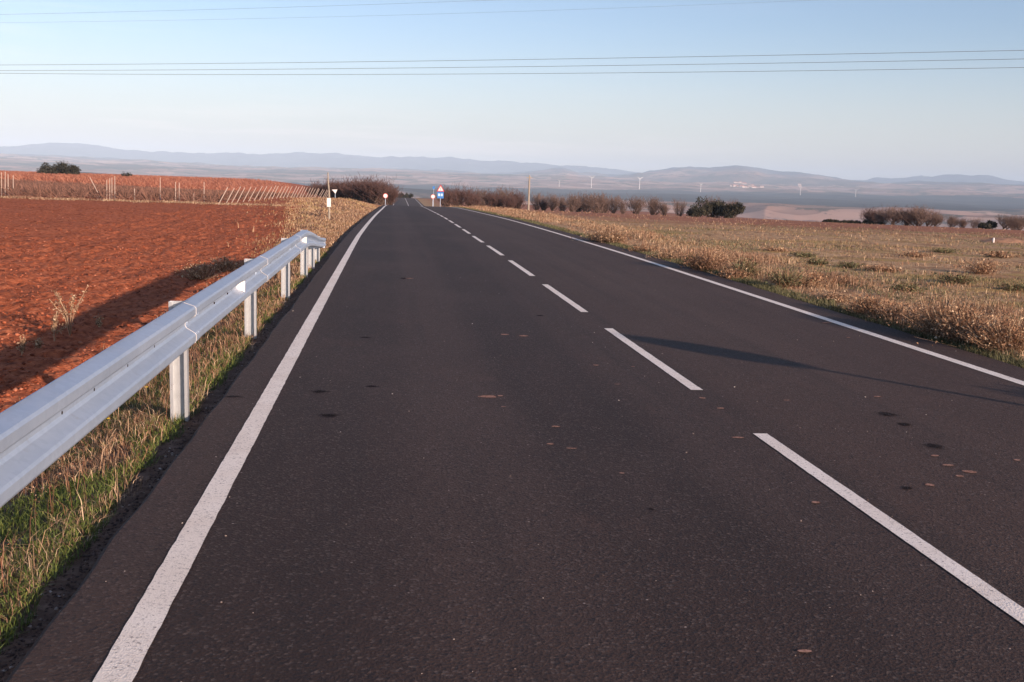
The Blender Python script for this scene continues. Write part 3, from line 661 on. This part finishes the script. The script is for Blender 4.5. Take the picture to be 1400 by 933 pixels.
shrub_px(955, 990, 296, 271, 130, label='tallest dark evergreen shrub in the middle of the trio', seed=42, nleaf=3600, leaf=.10, **EV)
shrub_px(984, 1016, 298, 277, 128, label='broad dark evergreen shrub at the right of the trio', seed=43, nleaf=3400, leaf=.10, **EV)
shrub_px(1338, 1366, 319, 302, 114, label='round dark evergreen bush between bare trees at the right', seed=44, nleaf=2600, leaf=.08, **EV)
for j_, (a, b, t) in enumerate([(1126, 1140, 299), (1137, 1158, 303), (1154, 1176, 302), (1172, 1192, 301), (1188, 1212, 304)]):
    shrub_px(a, b, 311, t, 126, label=['pointed leftmost bush of the low dark hedge', 'second bush from the left in the low dark hedge', 'middle bush of the low dark hedge', 'fourth bush from the left in the low dark hedge', 'lowest bush at the right end of the dark hedge'][j_], seed=50 + j_, nleaf=1300, leaf=.08, **EV)
EL = dict(name='evergreen_tree', cat='tree', mat=M['evergreen'], group='dark trees on the left skyline')
for j_, (a, b, t) in enumerate([(55, 78, 224), (70, 95, 221.5), (88, 108, 225)]):
    shrub_px(a, b, 239, t, 210, label=['left crown of the dark tree clump on the left skyline', 'tallest middle crown of the dark clump on the left skyline', 'right crown of the dark tree clump on the left skyline'][j_], seed=60 + j_, nleaf=2600, leaf=.13, **EL)
shrub_px(166, 179, 243, 235, 205, label='tiny dark bush standing alone on the left skyline', seed=64, nleaf=700, leaf=.11, **EL)
# dark hedge across the dip
for j_, (a, b) in enumerate([(536, 547), (543, 556), (552, 566)]):
    shrub_px(a, b, 270, 264.5, 400, label=['left clump of the dark hedge where the road dips away', 'middle clump of the dark hedge where the road dips away', 'right clump of the dark hedge where the road dips away'][j_], seed=70 + j_, nleaf=1200, leaf=.22, **EV)

# roadside weeds
def weed(px, pb, pt, w, label, mat, seed, n=520, green=0, group='dry bushes along the right verge'):
    X, Y = onground(px, pb); _, zt = aty(px, pt, Y); z = float(zg(np.array(X), np.array(Y))); h = zt - z; r = np.random.default_rng(seed)
    root = empty('dry_bush', (X, Y, z)); tag(root, label, 'bush', group)
    sx = r.normal(0, w * .10, n); sy = r.normal(0, w * .10, n); d = r.normal(0, 1, (n, 2)) * .30
    hh = h * r.uniform(.45, 1.05, n) * np.exp(-(np.hypot(d[:, 0], d[:, 1])) * .5)
    P0 = np.stack([sx, sy, 0 * sx - .02], 1); P2 = np.stack([sx + d[:, 0] * w * 1.1, sy + d[:, 1] * w * 1.1, hh], 1); wd = .0035 + .00022 * Y
    W = r.normal(0, 1, (n, 3)); W[:, 2] = 0; W *= (wd / 2 / np.linalg.norm(W, axis=1))[:, None]
    V = np.stack([P0 - W, P0 + W, P2 + W * .6, P2 - W * .6], 1).reshape(-1, 3); f = (np.arange(n) * 4)[:, None] + np.array([[0, 1, 2, 3]])
    mesh('stems', V, f, M['rustgrass'], root)
    k = r.integers(0, n, n * 7); t = r.uniform(.35, 1.05, n * 7)[:, None]; P = P0[k] * (1 - t) + P2[k] * t + r.normal(0, .03 * w, (n * 7, 3))
    v, f = flecks(P, np.full(n * 7, .006 + .00035 * Y) * r.uniform(.5, 1.3, n * 7), seed); mesh('leaves', v, f, mat, root)
weed(965, 372, 338, .75, 'large tan bush with dark heart on the verge beyond the dashes', M['drygrass'], 81)
weed(952, 366, 345, .5, 'dark brown half of the bush pair nearest the bend of grass', M['olive'], 82, 300)
weed(1018, 381, 352, .5, 'dark green centred bush between two tan ones on the right verge', M['olive'], 83, 420)
weed(1003, 383, 366, .45, 'low rusty bush touching the dark green one', M['rustgrass'], 84, 300)
weed(1074, 394, 366, .6, 'light green feathery bush on the right verge', M['olive'], 85, 260)
weed(1110, 392, 370, .5, 'brownish thin bush right of the feathery green bush', M['rustgrass'], 86, 220)
weed(1188, 432, 402, .55, 'small rusty bush where the verge meets the shadowed edge', M['rustgrass'], 87, 420)
weed(1230, 442, 412, .6, 'dense rust coloured bush left of the largest dried bush', M['rustgrass'], 88, 420)
weed(1290, 462, 404, .85, 'largest dried bush with pale seed heads near the road edge', M['drygrass'], 89, 800)
weed(1318, 470, 420, .6, 'reddish lower bush leaning against the largest dried bush', M['rustgrass'], 90, 600)
weed(1372, 482, 430, .8, 'bushy reddish weed at the right edge of the view', M['rustgrass'], 91, 800)
weed(1345, 476, 440, .5, 'pale straw tuft between the two big dried bushes', M['drygrass'], 92, 400)
weed(836, 334, 312, .9, 'tan bush on the verge well beyond the shadow', M['drygrass'], 93, 420)
weed(822, 332, 318, .8, 'dark rusty bush beside the distant tan bush', M['rustgrass'], 94, 300)
weed(1118, 362, 352, .5, 'small dark tuft out in the right field', M['olive'], 95, 200)
weed(1310, 388, 372, .7, 'dark green low clump far out in the right field', M['olive'], 96, 260)
weed(1342, 375, 355, .8, 'rusty clump at the right side of the field', M['rustgrass'], 97, 260)
for k_, (px, pb, h_, w_, m_, lab) in enumerate([(1098, 352, 6, .5, 'olive', 'small olive tuft in the field left of the dark tuft'), (1162, 366, 8, .5, 'olive', 'olive tuft in the middle of the right field'), (1206, 372, 10, .7, 'rustgrass', 'rust brown tuft in the middle of the right field'), (1250, 352, 8, .8, 'rustgrass', 'rusty clump farther out in the right field'),
        (1290, 346, 6, .8, 'olive', 'olive clump far out towards the white marker post'), (1150, 388, 12, .6, 'rustgrass', 'brown tuft just behind the right verge fringe'), (1386, 398, 12, .6, 'olive', 'olive tuft near the right edge of the field'), (1060, 344, 6, .6, 'rustgrass', 'small brown tuft beyond the dark green centred bush'), (1366, 352, 8, .8, 'rustgrass', 'brown clump in front of the earth mound'), (1240, 398, 10, .5, 'olive', 'low olive tuft behind the dense rust coloured bush'), (880, 346, 12, .7, 'rustgrass', 'rust tuft on the verge beyond the large tan bush'), (910, 356, 12, .6, 'drygrass', 'straw tuft on the verge beyond the large tan bush'), (1140, 412, 14, .5, 'drygrass', 'straw tuft on the verge right of the feathery bush')]):
    weed(px, pb, pb - h_, w_, lab, M[m_], 300 + k_, 200)
# stalky dead weeds behind the rail
def stalks(px, pb, pt, label, seed, n=7):
    X, Y = onground(px, pb); _, zt = aty(px, pt, Y); z = float(zg(np.array(X), np.array(Y))); h = max(zt - z, .1); r = random.Random(seed)
    root = empty('dead_weed', (X, Y, z)); tag(root, label, 'weed', 'dead weeds standing in the red field'); mb = MB(); P = []
    for k in range(n):
        a = r.uniform(0, 6.28); sp = r.uniform(.05, .45) * h; top = Vector((math.cos(a) * sp, math.sin(a) * sp, h * r.uniform(.5, 1)))
        mid = Vector((top.x * .25, top.y * .25, top.z * .5)); mb.tube([(0, 0, -.03), mid, top], [.005, .004, .003], 4, False)
        for q in range(60):
            t = r.uniform(.35, 1.0); b = mid.lerp(top, (t - .35) / .65); P.append(b + Vector((r.gauss(0, .013), r.gauss(0, .013), r.gauss(0, .015))))
    mb.build('stems', M['drygrass'], root); P = np.array([tuple(p) for p in P]); v, f = flecks(P, np.full(len(P), .010), seed); mesh('seed_heads', v, f, M['drygrass'], root)
stalks(96, 462, 384, 'tallest branching dead weed in the shadow of the rail', 1, 9)
stalks(74, 468, 422, 'dead weed just left of the tallest branching one', 2, 5)
stalks(30, 490, 461, 'short dead weed nearest the left edge of the view', 3, 4)
stalks(53, 478, 458, 'very small dead weed between two taller ones', 4, 4)
stalks(137, 446, 433, 'pale stub of dead weed right of the tallest one', 5, 4)
weed(275, 380, 358, .5, 'tan clump in the rail shadow nearer the camera', M['drygrass'], 101, 260, group='tan clumps behind the guardrail')
weed(308, 372, 350, .55, 'tan clump in the rail shadow nearer the crest', M['drygrass'], 102, 260, group='tan clumps behind the guardrail')
for j_, (px, py) in enumerate([(200, 551), (148, 597)]):
    X, Y = onground(px, py); z = g(X, Y) + .13; root = empty('yellow_flower', (X, Y, z - .13)); tag(root, ['tiny yellow flower under the rail nearer its post', 'tiny yellow flower under the rail farther left'][j_], 'flower', 'yellow flowers under the guardrail')
    mb = MB(); mb.tube([(0, 0, 0), (.005, 0, .13)], .0012, 4); mb.build('stem', M['greengrass'], root)
    v = [(0.005, 0, .135)] + [(.005 + .014 * (1 if k % 2 == 0 else .55) * math.cos(k * .3927), .014 * (1 if k % 2 == 0 else .55) * math.sin(k * .3927), .130) for k in range(16)]
    mesh('petals', v, [(0, 1 + k, 1 + (k + 1) % 16) for k in range(16)], M['flower'], root)

# ------------------------------------------------------------------ vineyard
def stake(p0, p1, r_, label, group):
    o = empty('vineyard_stake', p0); tag(o, label, 'stake', group)
def place_stake(X, Y, h, lx=0, ly=0, label='', group='', r_=.032):
    z = g(X, Y); mb = MB(); mb.tube([(0, 0, -.1), (lx, ly, h)], [r_, r_ * .9], 6)
    o = mb.build('vineyard_stake', M['stake']); o.location = (X, Y, z); tag(o, label, 'stake', group); return o
GL = 'leaning end stakes of the vine rows'
N = 30
for k in range(N):
    t = k / (N - 1); Y = 54 + 50 * t; X = -8.6 + 2.3 * t + random.uniform(-.05, .05)
    place_stake(X, Y, random.uniform(.82, .92), .50 + random.uniform(-.05, .05), 0, 'pale leaning stake in the long row of slanted end stakes' if 0 < k < N - 1 else ('nearest of the slanted end stakes, at the left of their row' if k == 0 else 'farthest of the slanted end stakes, beside the thicket'), GL, .025)
def st_px(px, pb, pt, label, lean=0, Y=57.5, r_=.021):
    X, _ = aty(px, pb, Y); z = g(X, Y); Xt, zt = aty(px + lean, pt, Y); place_stake(X, Y, max(zt - z, .4), Xt - X, 0, label, 'upright stakes along the vineyard edge', r_)
for px, pb, pt, ln, lab in [(2, 268, 236, 0, 'upright stake at the very left edge of the view'), (7, 268, 235, 0, 'second upright stake from the left edge'), (11, 268, 238, 0, 'thin third stake from the left edge'), (18, 268, 240, 0, 'fourth stake from the left edge, standing slightly apart'),
    (140, 274, 243, -17, 'long stake tilting left, alone among the uprights'), (146, 273, 246, 0, 'first of the close cluster of uprights right of the tilted stake'), (150, 274, 244, 0, 'second upright in the close cluster'), (153, 274, 243, 0, 'third upright in the close cluster'), (157, 275, 241, 0, 'tallest upright ending the close cluster'),
    (184, 274, 258, 0, 'short stake midway between the cluster and the lone pale stake'), (219, 278, 243, 0, 'lone tall pale stake'), (240, 278, 249, 0, 'left stake of the close pair'), (245, 278, 250, 0, 'right stake of the close pair'), (265, 279, 265, 0, 'short stake left of the thin tall one'), (279, 279, 249, 0, 'thin tall stake before the slanted rows')]:
    st_px(px, pb, pt, lab, ln)
# vine rows
r = np.random.default_rng(77); P0 = []; P1 = []
for k, Y in enumerate(np.arange(56.8, 112, 2.4)):
    x1 = -8.8 + 2.3 * (Y - 54) / 50; x0 = -14 - .46 * Y
    for x in np.arange(x0, x1, 1.1):
        m = 70 if k < 5 else 34
        b = np.array([x, Y, 0]) + np.zeros((m, 3)); tp = b + np.stack([r.normal(0, .30, m), r.normal(0, .12, m), r.uniform(.12, .62 if k < 5 else .45, m)], 1)
        b2 = b + np.stack([r.normal(0, .12, m), r.normal(0, .04, m), r.uniform(0, .2, m)], 1); P0.append(b2); P1.append(tp)
P0 = np.concatenate(P0); P1 = np.concatenate(P1); zz = G(P0[:, 0], P0[:, 1]); P0[:, 2] += zz; P1[:, 2] += zz
W = np.stack([np.full(len(P0), .017), np.zeros(len(P0)), np.full(len(P0), .006)], 1)
V = np.stack([P0 - W, P0 + W, P1 + W * .6, P1 - W * .6], 1).reshape(-1, 3)
tag(mesh('vines', V, (np.arange(len(P0)) * 4)[:, None] + np.array([[0, 1, 2, 3]]), M['vine']), 'rows of leafless low vines behind the ploughed strip', 'vines', kind='stuff')
P0 = []; P1 = []
for Y in np.arange(112, 300, 4.0):
    xr = -7 - .05 * (Y - 60) if Y < 140 else -12 - .10 * (Y - 140); xa = np.arange(-14 - .56 * Y, xr, 1.6)
    b = np.repeat(np.stack([xa, np.full(len(xa), Y), 0 * xa], 1), 14, 0); P0.append(b + r.normal(0, 1, b.shape) * [.35, .1, 0]); P1.append(b + np.stack([r.normal(0, .7, len(b)), r.normal(0, .2, len(b)), r.uniform(.25, .75, len(b))], 1))
P0 = np.concatenate(P0); P1 = np.concatenate(P1); zz = G(P0[:, 0], P0[:, 1]); P0[:, 2] += zz; P1[:, 2] += zz
W = np.stack([np.full(len(P0), .05), np.zeros(len(P0)), np.full(len(P0), .02)], 1)
V = np.stack([P0 - W, P0 + W, P1 + W * .6, P1 - W * .6], 1).reshape(-1, 3)
tag(mesh('vines', V, (np.arange(len(P0)) * 4)[:, None] + np.array([[0, 1, 2, 3]]), M['redcane']), 'reddish brown vine canes filling the far left field to the skyline', 'vines', kind='stuff')
# dry strip between field and vines
n = 9000; X = r.uniform(-34, -5, n); Y = 55.6 + r.normal(0, .5, n) + .02 * X
v, f, _ = blades(X, Y, zs(X, Y), r.uniform(.05, .16, n), np.full(n, .02), r.uniform(.2, 1, n), 78)
tag(mesh('dry_grass', v, f, M['drygrass']), 'pale line of dry grass bordering the vineyard', 'grass', kind='stuff')

# ------------------------------------------------------------------ signs and posts
def disc(rad, y0, y1, z, n=28, x=0): return MB().prism([(x + rad * math.cos(2 * math.pi * k / n), z + rad * math.sin(2 * math.pi * k / n)) for k in range(n)], y0, y1)
def round_sign(px, pc, pb, Y, rad, label):
    X, zc = aty(px, pc, Y); z = g(X, Y); root = empty('round_sign', (X, Y, z)); tag(root, label, 'sign', 'round red rimmed signs either side of the road')
    c = zc - z; MB().box(-.03, .03, .0, .04, -.2, c + .2).build('post', M['galv'], root)
    disc(rad, -.012, -.002, c).build('plate', M['signred'], root); disc(rad * .80, -.016, -.0125, c).build('sign_face', M['white'], root)
round_sign(527, 268, 278, 112, .26, 'round red rimmed sign on the left before the crest')
round_sign(592, 269, 280, 124, .27, 'round red rimmed sign on the right, left of the triangle')
def tri(sz, z0): return [(-sz / 2, z0), (sz / 2, z0), (0, z0 + sz * .866)]
def warning():
    Y = 132.; X, z1 = aty(602.5, 252.5, Y); z = g(X, Y); root = empty('warning_sign', (X, Y, z)); tag(root, 'red triangular warning sign above a blue plate on one post', 'sign')
    top = z1 - z; sz = 1.0; z0 = top - sz * .866
    MB().box(-.03, .03, .0, .05, -.3, top - .15).build('post', M['galv'], root)
    MB().prism(tri(sz, z0), -.012, -.002).build('triangle_plate', M['signred'], root)
    MB().prism([(x * .66, (zz_ - z0 - sz * .2887) * .66 + z0 + sz * .2887) for x, zz_ in tri(sz, z0)], -.016, -.0125).build('triangle_face', M['white'], root)
    MB().prism([(-.03, z0 + .16), (.03, z0 + .16), (.06, z0 + .30), (.0, z0 + .38), (.04, z0 + .48), (-.03, z0 + .50), (-.06, z0 + .37), (.0, z0 + .29)], -.020, -.0165).build('symbol', M['black'], root)
    MB().box(-.40, .40, -.012, -.002, z0 - .86, z0 - .02).build('blue_plate', M['signblue'], root)
    for a, b in ((-.30, -.04), (.04, .30)): MB().box(a, b, -.018, -.0125, z0 - .58, z0 - .26).build('pale_panel', M['signpale'], root)
warning()
def blue_sign():
    Y = 190.; X, zc = aty(593, 257, Y); z = g(X, Y); root = empty('blue_sign', (X, Y, z)); tag(root, 'small blue sign on a thin post far beyond the round sign', 'sign')
    MB().box(-.03, .03, .0, .04, -.3, zc - z).build('post', M['galv'], root); MB().box(-.2, .2, -.012, -.002, zc - z - .2, zc - z + .25).build('plate', M['signblue'], root)
blue_sign()
def left_pole():
    X, Y = onground(450, 300); z = g(X, Y); root = empty('leaning_pole', (X, Y, z)); tag(root, 'thin weathered pole leaning slightly left with a white plate', 'pole')
    _, zt = aty(450, 236, Y); h = zt - z; k = Y / 1424
    MB().tube([(0, 0, -.2), (.0, 0, h * .45), (-.01, 0, h * .6), (-.05, 0, h * .8), (-.06, 0, h)], [.045, .04, .035, .03, .022], 8).build('post', M['pole'], root)
    _, za = aty(450, 283, Y); _, zb = aty(450, 271, Y); MB().box(-.09, .07, -.075, -.05, za - z, zb - z).build('plate', M['white'], root)
left_pole()
def yield_sign():
    Y = 95.; X, zc = aty(457.5, 262, Y); z = g(X, Y); root = empty('small_white_sign', (X, Y, z)); tag(root, 'small white downward pointing sign between pole and thicket', 'sign'); c = zc - z
    MB().prism([(-.24, c + .15), (.24, c + .18), (.08, c - .20)], -.012, -.002).build('plate', M['white'], root); MB().box(.03, .08, .0, .04, -.3, c + .1).build('post', M['galv'], root)
yield_sign()
def utility_pole(px, pb, pt, Y, label):
    X, zt = aty(px, pt, Y); z = g(X, Y); root = empty('utility_pole', (X, Y, z)); tag(root, label, 'pole')
    MB().tube([(0, 0, -.3), (0, 0, zt - z)], [.13, .09], 8).build('post', M['pole'], root); MB().box(-.35, .35, -.14, -.09, zt - z - .32, zt - z - .24).build('crossarm', M['pole'], root)
utility_pole(724, 288, 240, 128, 'pale wooden utility pole standing above the bare trees on the right')
def marker():
    X, Y = onground(1358, 332); z = g(X, Y); o = empty('marker_post', (X, Y, z)); tag(o, 'short white marker post beside a low earth mound in the field', 'marker')
    MB().tube([(0, 0, -.1), (0, 0, .14)], .045, 10).build('post', M['white'], o); MB().tube([(0, 0, .14), (0, 0, .22)], [.055, .03], 10).build('cap', M['white'], o)
    xs_ = np.linspace(-1, 1, 24); XX, YY = np.meshgrid(xs_, xs_); q = np.clip(1 - XX ** 2 - YY ** 2, 0, 1); ZZ = q * .28 + fbm(XX * 4, YY * 4, 3) * .06 * (q > 0) - .08
    V = np.stack([XX * 1.3 + .9 + X, YY * .9 + Y + .6, ZZ + z], -1).reshape(-1, 3); i = (np.arange(23)[None] + 24 * np.arange(23)[:, None]).ravel()
    tag(mesh('earth_mound', V, np.stack([i, i + 1, i + 25, i + 24], 1), m_plain('mound_earth', (.28, .16, .10), .95, var=.3, scale=6)), 'low mound of pale earth beside the white marker post', 'mound')
marker()
# sign standing just out of frame on the right: it throws the long shadow over the road
def shadow_sign(X, Y, h, r_, label, pl):
    z = g(X, Y); root = empty('road_sign', (X, Y, z)); tag(root, label, 'sign')
    MB().tube([(0, 0, -.3), (0, 0, h)], .035, 10).build('post', M['galv'], root); o = disc(r_, -.05, -.036, h - pl).build('plate', M['white'], root)
    root.rotation_euler = (0, 0, R(10)); return root

# ------------------------------------------------------------------ power lines
def wire(pts, Ya, Yb, label, r_=.012):
    pp = []
    xs_ = [p[0] for p in pts]
    P = []
    for (x, yy_) in pts:
        Y = Ya + (Yb - Ya) * (x - 0) / 1400; X, z = aty(x, yy_, Y); P.append((X, Y, z))
    P = np.array(P); cx = np.polyfit(P[:, 0], P[:, 1], 1); cz = np.polyfit(P[:, 0], P[:, 2], 2 if len(pts) > 2 else 1)
    X = np.linspace(-75, 85, 60); V = [(float(a), float(np.polyval(cx, a)), float(np.polyval(cz, a))) for a in X]
    o = MB().tube(V, r_, 6).build('power_line', M['wire']); tag(o, label, 'wire', 'overhead wires')
wire([(0, 86), (400, 89.5), (700, 85), (1400, 65)], 82, 50, 'top wire of the three crossing the sky together')
wire([(0, 94), (400, 97.5), (700, 95), (1400, 77)], 82.6, 50.6, 'middle wire of the three crossing the sky together')
wire([(0, 98), (400, 104.5), (700, 104.5), (1400, 89)], 83.2, 51.2, 'lowest wire of the three crossing the sky together')
wire([(0, 20), (340, 12), (680, 0)], 90, 70, 'upper single wire leaving at the top left of the view', .008)
wire([(0, 31), (700, 17), (1110, 0)], 95, 73, 'faint single wire below the uppermost wire', .006)

# ------------------------------------------------------------------ turbines and town
def turbine():
    root = empty('wind_turbine'); MB().tube([(0, 0, -6), (0, 0, 48)], [2.0, 1.3], 12).build('tower', M['turb'], root)
    MB().box(-1.6, 1.6, -3.2, 3.5, 47.5, 50.5).build('nacelle', M['turb'], root)
    for k in range(3):
        a = k * 2 * math.pi / 3 + .5; d = (math.cos(a), math.sin(a)); p = (-d[1], d[0]); mb = MB()
        mb.prism([(p[0] * 1.3, 49 + p[1] * 1.3), (-p[0] * 1.0, 49 - p[1] * 1.0), (d[0] * 8 - p[0] * .9, 49 + d[1] * 8 - p[1] * .9), (d[0] * 23, 49 + d[1] * 23), (d[0] * 8 + p[0] * 1.3, 49 + d[1] * 8 + p[1] * 1.3)][::-1], -4.2, -3.6); mb.build('blade', M['turb'], root)
    return root
TP = turbine(); first = True
for px, pb, pt, lab in [(875, 257, 242, 'clearest white wind turbine, nearly above the slim bare tree row'), (809, 254, 241, 'second wind turbine from the left, fainter'), (765, 256, 246, 'faintest leftmost wind turbine in the haze'), (959, 259, 251, 'short wind turbine left of the hill town'), (1172, 269, 259, 'rightmost wind turbine above the dark bands'), (1096, 265, 256, 'faint wind turbine right of the hill town')]:
    o = TP if first else copy_tree(TP); first = False; Dd = 4600; a = az_of(px); X, Y, z = far_z(px, pb, Dd); zt = H + (hz(px) - pt) * Dd / 1440.; k = max((zt - z) / 50., .3)
    k = min(k, 1.6) * .55; o.location = (X, Y, zt - 60 * k); o.scale = (k, k, k); o.rotation_euler = (0, 0, -a + R(15)); tag(o, lab, 'wind turbine', 'wind turbines in the valley')
    o.children[0].scale = (1, 1, 1)
hv = MB(); hv.box(-.5, .5, -.5, .5, -.6, .55)
hm = None; rm = None; rs = random.Random(5)
def house(X, Y, z, w, d, h, rz, lab):
    global hm, rm
    root = empty('house', (X, Y, z), rz); root.scale = (w, d, h); tag(root, lab, 'house', 'pale houses of the hill town')
    if hm is None:
        hm = hv.build('wall', M['wall'], root); mb = MB(); mb.v = [(-.55, -.55, .55), (.55, -.55, .55), (.55, .55, .55), (-.55, .55, .55), (-.55, 0, .95), (.55, 0, .95)]; mb.f = [(0, 1, 5, 4), (2, 3, 4, 5), (0, 4, 3), (1, 2, 5), (0, 3, 2, 1)]; rm = mb.build('roof', M['roof'], root)
    else:
        for q in (hm, rm): c = q.copy(); COL.objects.link(c); c.parent = root
for k in range(46):
    if k < 14: px = rs.uniform(1014, 1032); Dd = rs.uniform(7300, 8000)
    elif k < 34: px = rs.uniform(998, 1044); Dd = rs.uniform(5900, 6500)
    elif k < 40: px = rs.uniform(1004, 1012); Dd = rs.uniform(7000, 7800)
    else: px = rs.uniform(960, 1100); Dd = rs.uniform(6500, 8000)
    X, Y, z = far_z(px, 0, Dd); house(X, Y, z, rs.uniform(12, 30), rs.uniform(10, 16), rs.uniform(7, 13), rs.uniform(-.5, .5), 'small pale house in the hazy hill town' if k < 40 else 'scattered pale house outside the hazy hill town')

# ------------------------------------------------------------------ shadow casters
shadow_sign(7.28, 4.53, 1.84, .27, 'white backed road sign just outside the view on the right', .27)
shrub('dry_bush', 'tall dry bush just outside the view on the right', 'bush', 8.3, 4.0, .8, 1.45, M['drygrass'], 6000, .05, 8, 120)

# ------------------------------------------------------------------ haze
hz_m = bpy.data.materials.new('haze'); hz_m.use_nodes = True; tn = hz_m.node_tree; tn.nodes.clear()
o_ = tn.nodes.new('ShaderNodeOutputMaterial'); pv = tn.nodes.new('ShaderNodeVolumePrincipled'); tn.links.new(pv.outputs[0], o_.inputs['Volume'])
pv.inputs['Color'].default_value = (.58, .77, 1.0, 1); pv.inputs['Density'].default_value = 1.05e-4; pv.inputs['Anisotropy'].default_value = -0.25
zmin = float(ZZf.min()) - 30; zmax = float(ZZf.max()) + 25
hb = MB(); hb.box(-14800, 14800, -14800, 14800, zmin, zmax); hzo = hb.build('haze', hz_m); tag(hzo, 'thin blue haze filling the valley', kind='stuff')
print('haze box', zmin, zmax)

# ------------------------------------------------------------------ light, sky, camera
EL_ = R(12.5); sd = Vector((.57, -.82, 0)).normalized() * math.cos(EL_); sd.z = math.sin(EL_)
sun = bpy.data.lights.new('sun', 'SUN'); sun.energy = 5.0; sun.angle = R(.8); sun.color = (1.0, .74, .58)
so = bpy.data.objects.new('sun', sun); COL.objects.link(so); so.rotation_euler = (-sd).to_track_quat('-Z', 'Y').to_euler(); so.location = (0, 0, 30)
w = bpy.data.worlds.new('World'); sc.world = w; w.use_nodes = True; wt = w.node_tree; wt.nodes.clear()
wo = wt.nodes.new('ShaderNodeOutputWorld'); bg = wt.nodes.new('ShaderNodeBackground'); sk = wt.nodes.new('ShaderNodeTexSky'); sk.sky_type = 'NISHITA'; sk.sun_disc = False
sk.sun_elevation = EL_; sk.sun_rotation = math.atan2(sd.x, sd.y); sk.altitude = 800; sk.air_density = 1.0; sk.dust_density = 1.2; sk.ozone_density = 1.6
tc = wt.nodes.new('ShaderNodeTexCoord'); mp = wt.nodes.new('ShaderNodeMapping'); mp.inputs['Scale'].default_value = (2.0, 2.0, 34)
nz = wt.nodes.new('ShaderNodeTexNoise'); nz.inputs['Scale'].default_value = 2.2; nz.inputs['Detail'].default_value = 6; nz.inputs['Roughness'].default_value = .6
wt.links.new(tc.outputs['Generated'], mp.inputs[0]); wt.links.new(mp.outputs[0], nz.inputs['Vector'])
mr = wt.nodes.new('ShaderNodeMapRange'); mr.interpolation_type = 'SMOOTHSTEP'; mr.inputs[1].default_value = .50; mr.inputs[2].default_value = .72; mr.inputs[4].default_value = .24; wt.links.new(nz.outputs['Fac'], mr.inputs[0])
sx_ = wt.nodes.new('ShaderNodeSeparateXYZ'); wt.links.new(tc.outputs['Generated'], sx_.inputs[0])
mh = wt.nodes.new('ShaderNodeMapRange'); mh.interpolation_type = 'SMOOTHSTEP'; mh.inputs[1].default_value = .030; mh.inputs[2].default_value = .060; mh.inputs[3].default_value = 1.5; mh.inputs[4].default_value = .35; wt.links.new(sx_.outputs[2], mh.inputs[0])
mm = wt.nodes.new('ShaderNodeMath'); mm.operation = 'MULTIPLY'; xm = wt.nodes.new('ShaderNodeMapRange'); xm.inputs[1].default_value = -.3; xm.inputs[2].default_value = .35; xm.inputs[3].default_value = 1.2; xm.inputs[4].default_value = .15; wt.links.new(sx_.outputs[0], xm.inputs[0]); m3 = wt.nodes.new('ShaderNodeMath'); m3.operation = 'MULTIPLY'; wt.links.new(mr.outputs[0], m3.inputs[0]); wt.links.new(xm.outputs[0], m3.inputs[1]); wt.links.new(m3.outputs[0], mm.inputs[0]); wt.links.new(mh.outputs[0], mm.inputs[1])
mx = wt.nodes.new('ShaderNodeMix'); mx.data_type = 'RGBA'; wt.links.new(mm.outputs[0], mx.inputs[0]); mx.inputs[7].default_value = (8.6, 7.4, 7.2, 1)
tint = wt.nodes.new('ShaderNodeMix'); tint.data_type = 'RGBA'; tint.blend_type = 'MULTIPLY'; tint.inputs[0].default_value = 1; wt.links.new(sk.outputs[0], tint.inputs[6]); tint.inputs[7].default_value = (1.03, .985, 1.09, 1)
pz = wt.nodes.new('ShaderNodeMapRange'); pz.interpolation_type = 'SMOOTHSTEP'; pz.inputs[1].default_value = -.02; pz.inputs[2].default_value = .15; pz.inputs[3].default_value = .78; pz.inputs[4].default_value = .0; wt.links.new(sx_.outputs[2], pz.inputs[0])
pm = wt.nodes.new('ShaderNodeMix'); pm.data_type = 'RGBA'; wt.links.new(pz.outputs[0], pm.inputs[0]); wt.links.new(tint.outputs[2], pm.inputs[6]); pm.inputs[7].default_value = (5.1, 4.85, 4.9, 1)
wt.links.new(pm.outputs[2], mx.inputs[6]); wt.links.new(mx.outputs[2], bg.inputs[0]); bg.inputs[1].default_value = .096; wt.links.new(bg.outputs[0], wo.inputs[0])
cam = bpy.data.cameras.new('camera'); co = bpy.data.objects.new('camera', cam); COL.objects.link(co); sc.camera = co
cam.sensor_width = 36; cam.lens = F / 1400 * 36; cam.clip_start = .05; cam.clip_end = 60000
# axes of the camera from the same ray model
cx_ = Vector((ray(1e7, 466.5 + 1e7 * 0)[0] - ray(0, 466.5)[0], 0, 0))
right = (Vector(ray(1700, 466.5)) - Vector(ray(700, 466.5))).normalized(); up = (Vector(ray(700, 0)) - Vector(ray(700, 466.5))).normalized(); fwd = Vector(ray(700, 466.5)).normalized()
co.matrix_world = Matrix(((right.x, up.x, -fwd.x, 0), (right.y, up.y, -fwd.y, 0), (right.z, up.z, -fwd.z, H), (0, 0, 0, 1)))
sc.view_settings.view_transform = 'Standard'; sc.view_settings.look = 'None'; sc.view_settings.exposure = 0.75; sc.view_settings.gamma = 1
sc.cycles.use_denoising = True; sc.cycles.max_bounces = 5; sc.cycles.volume_bounces = 0; sc.cycles.transparent_max_bounces = 8
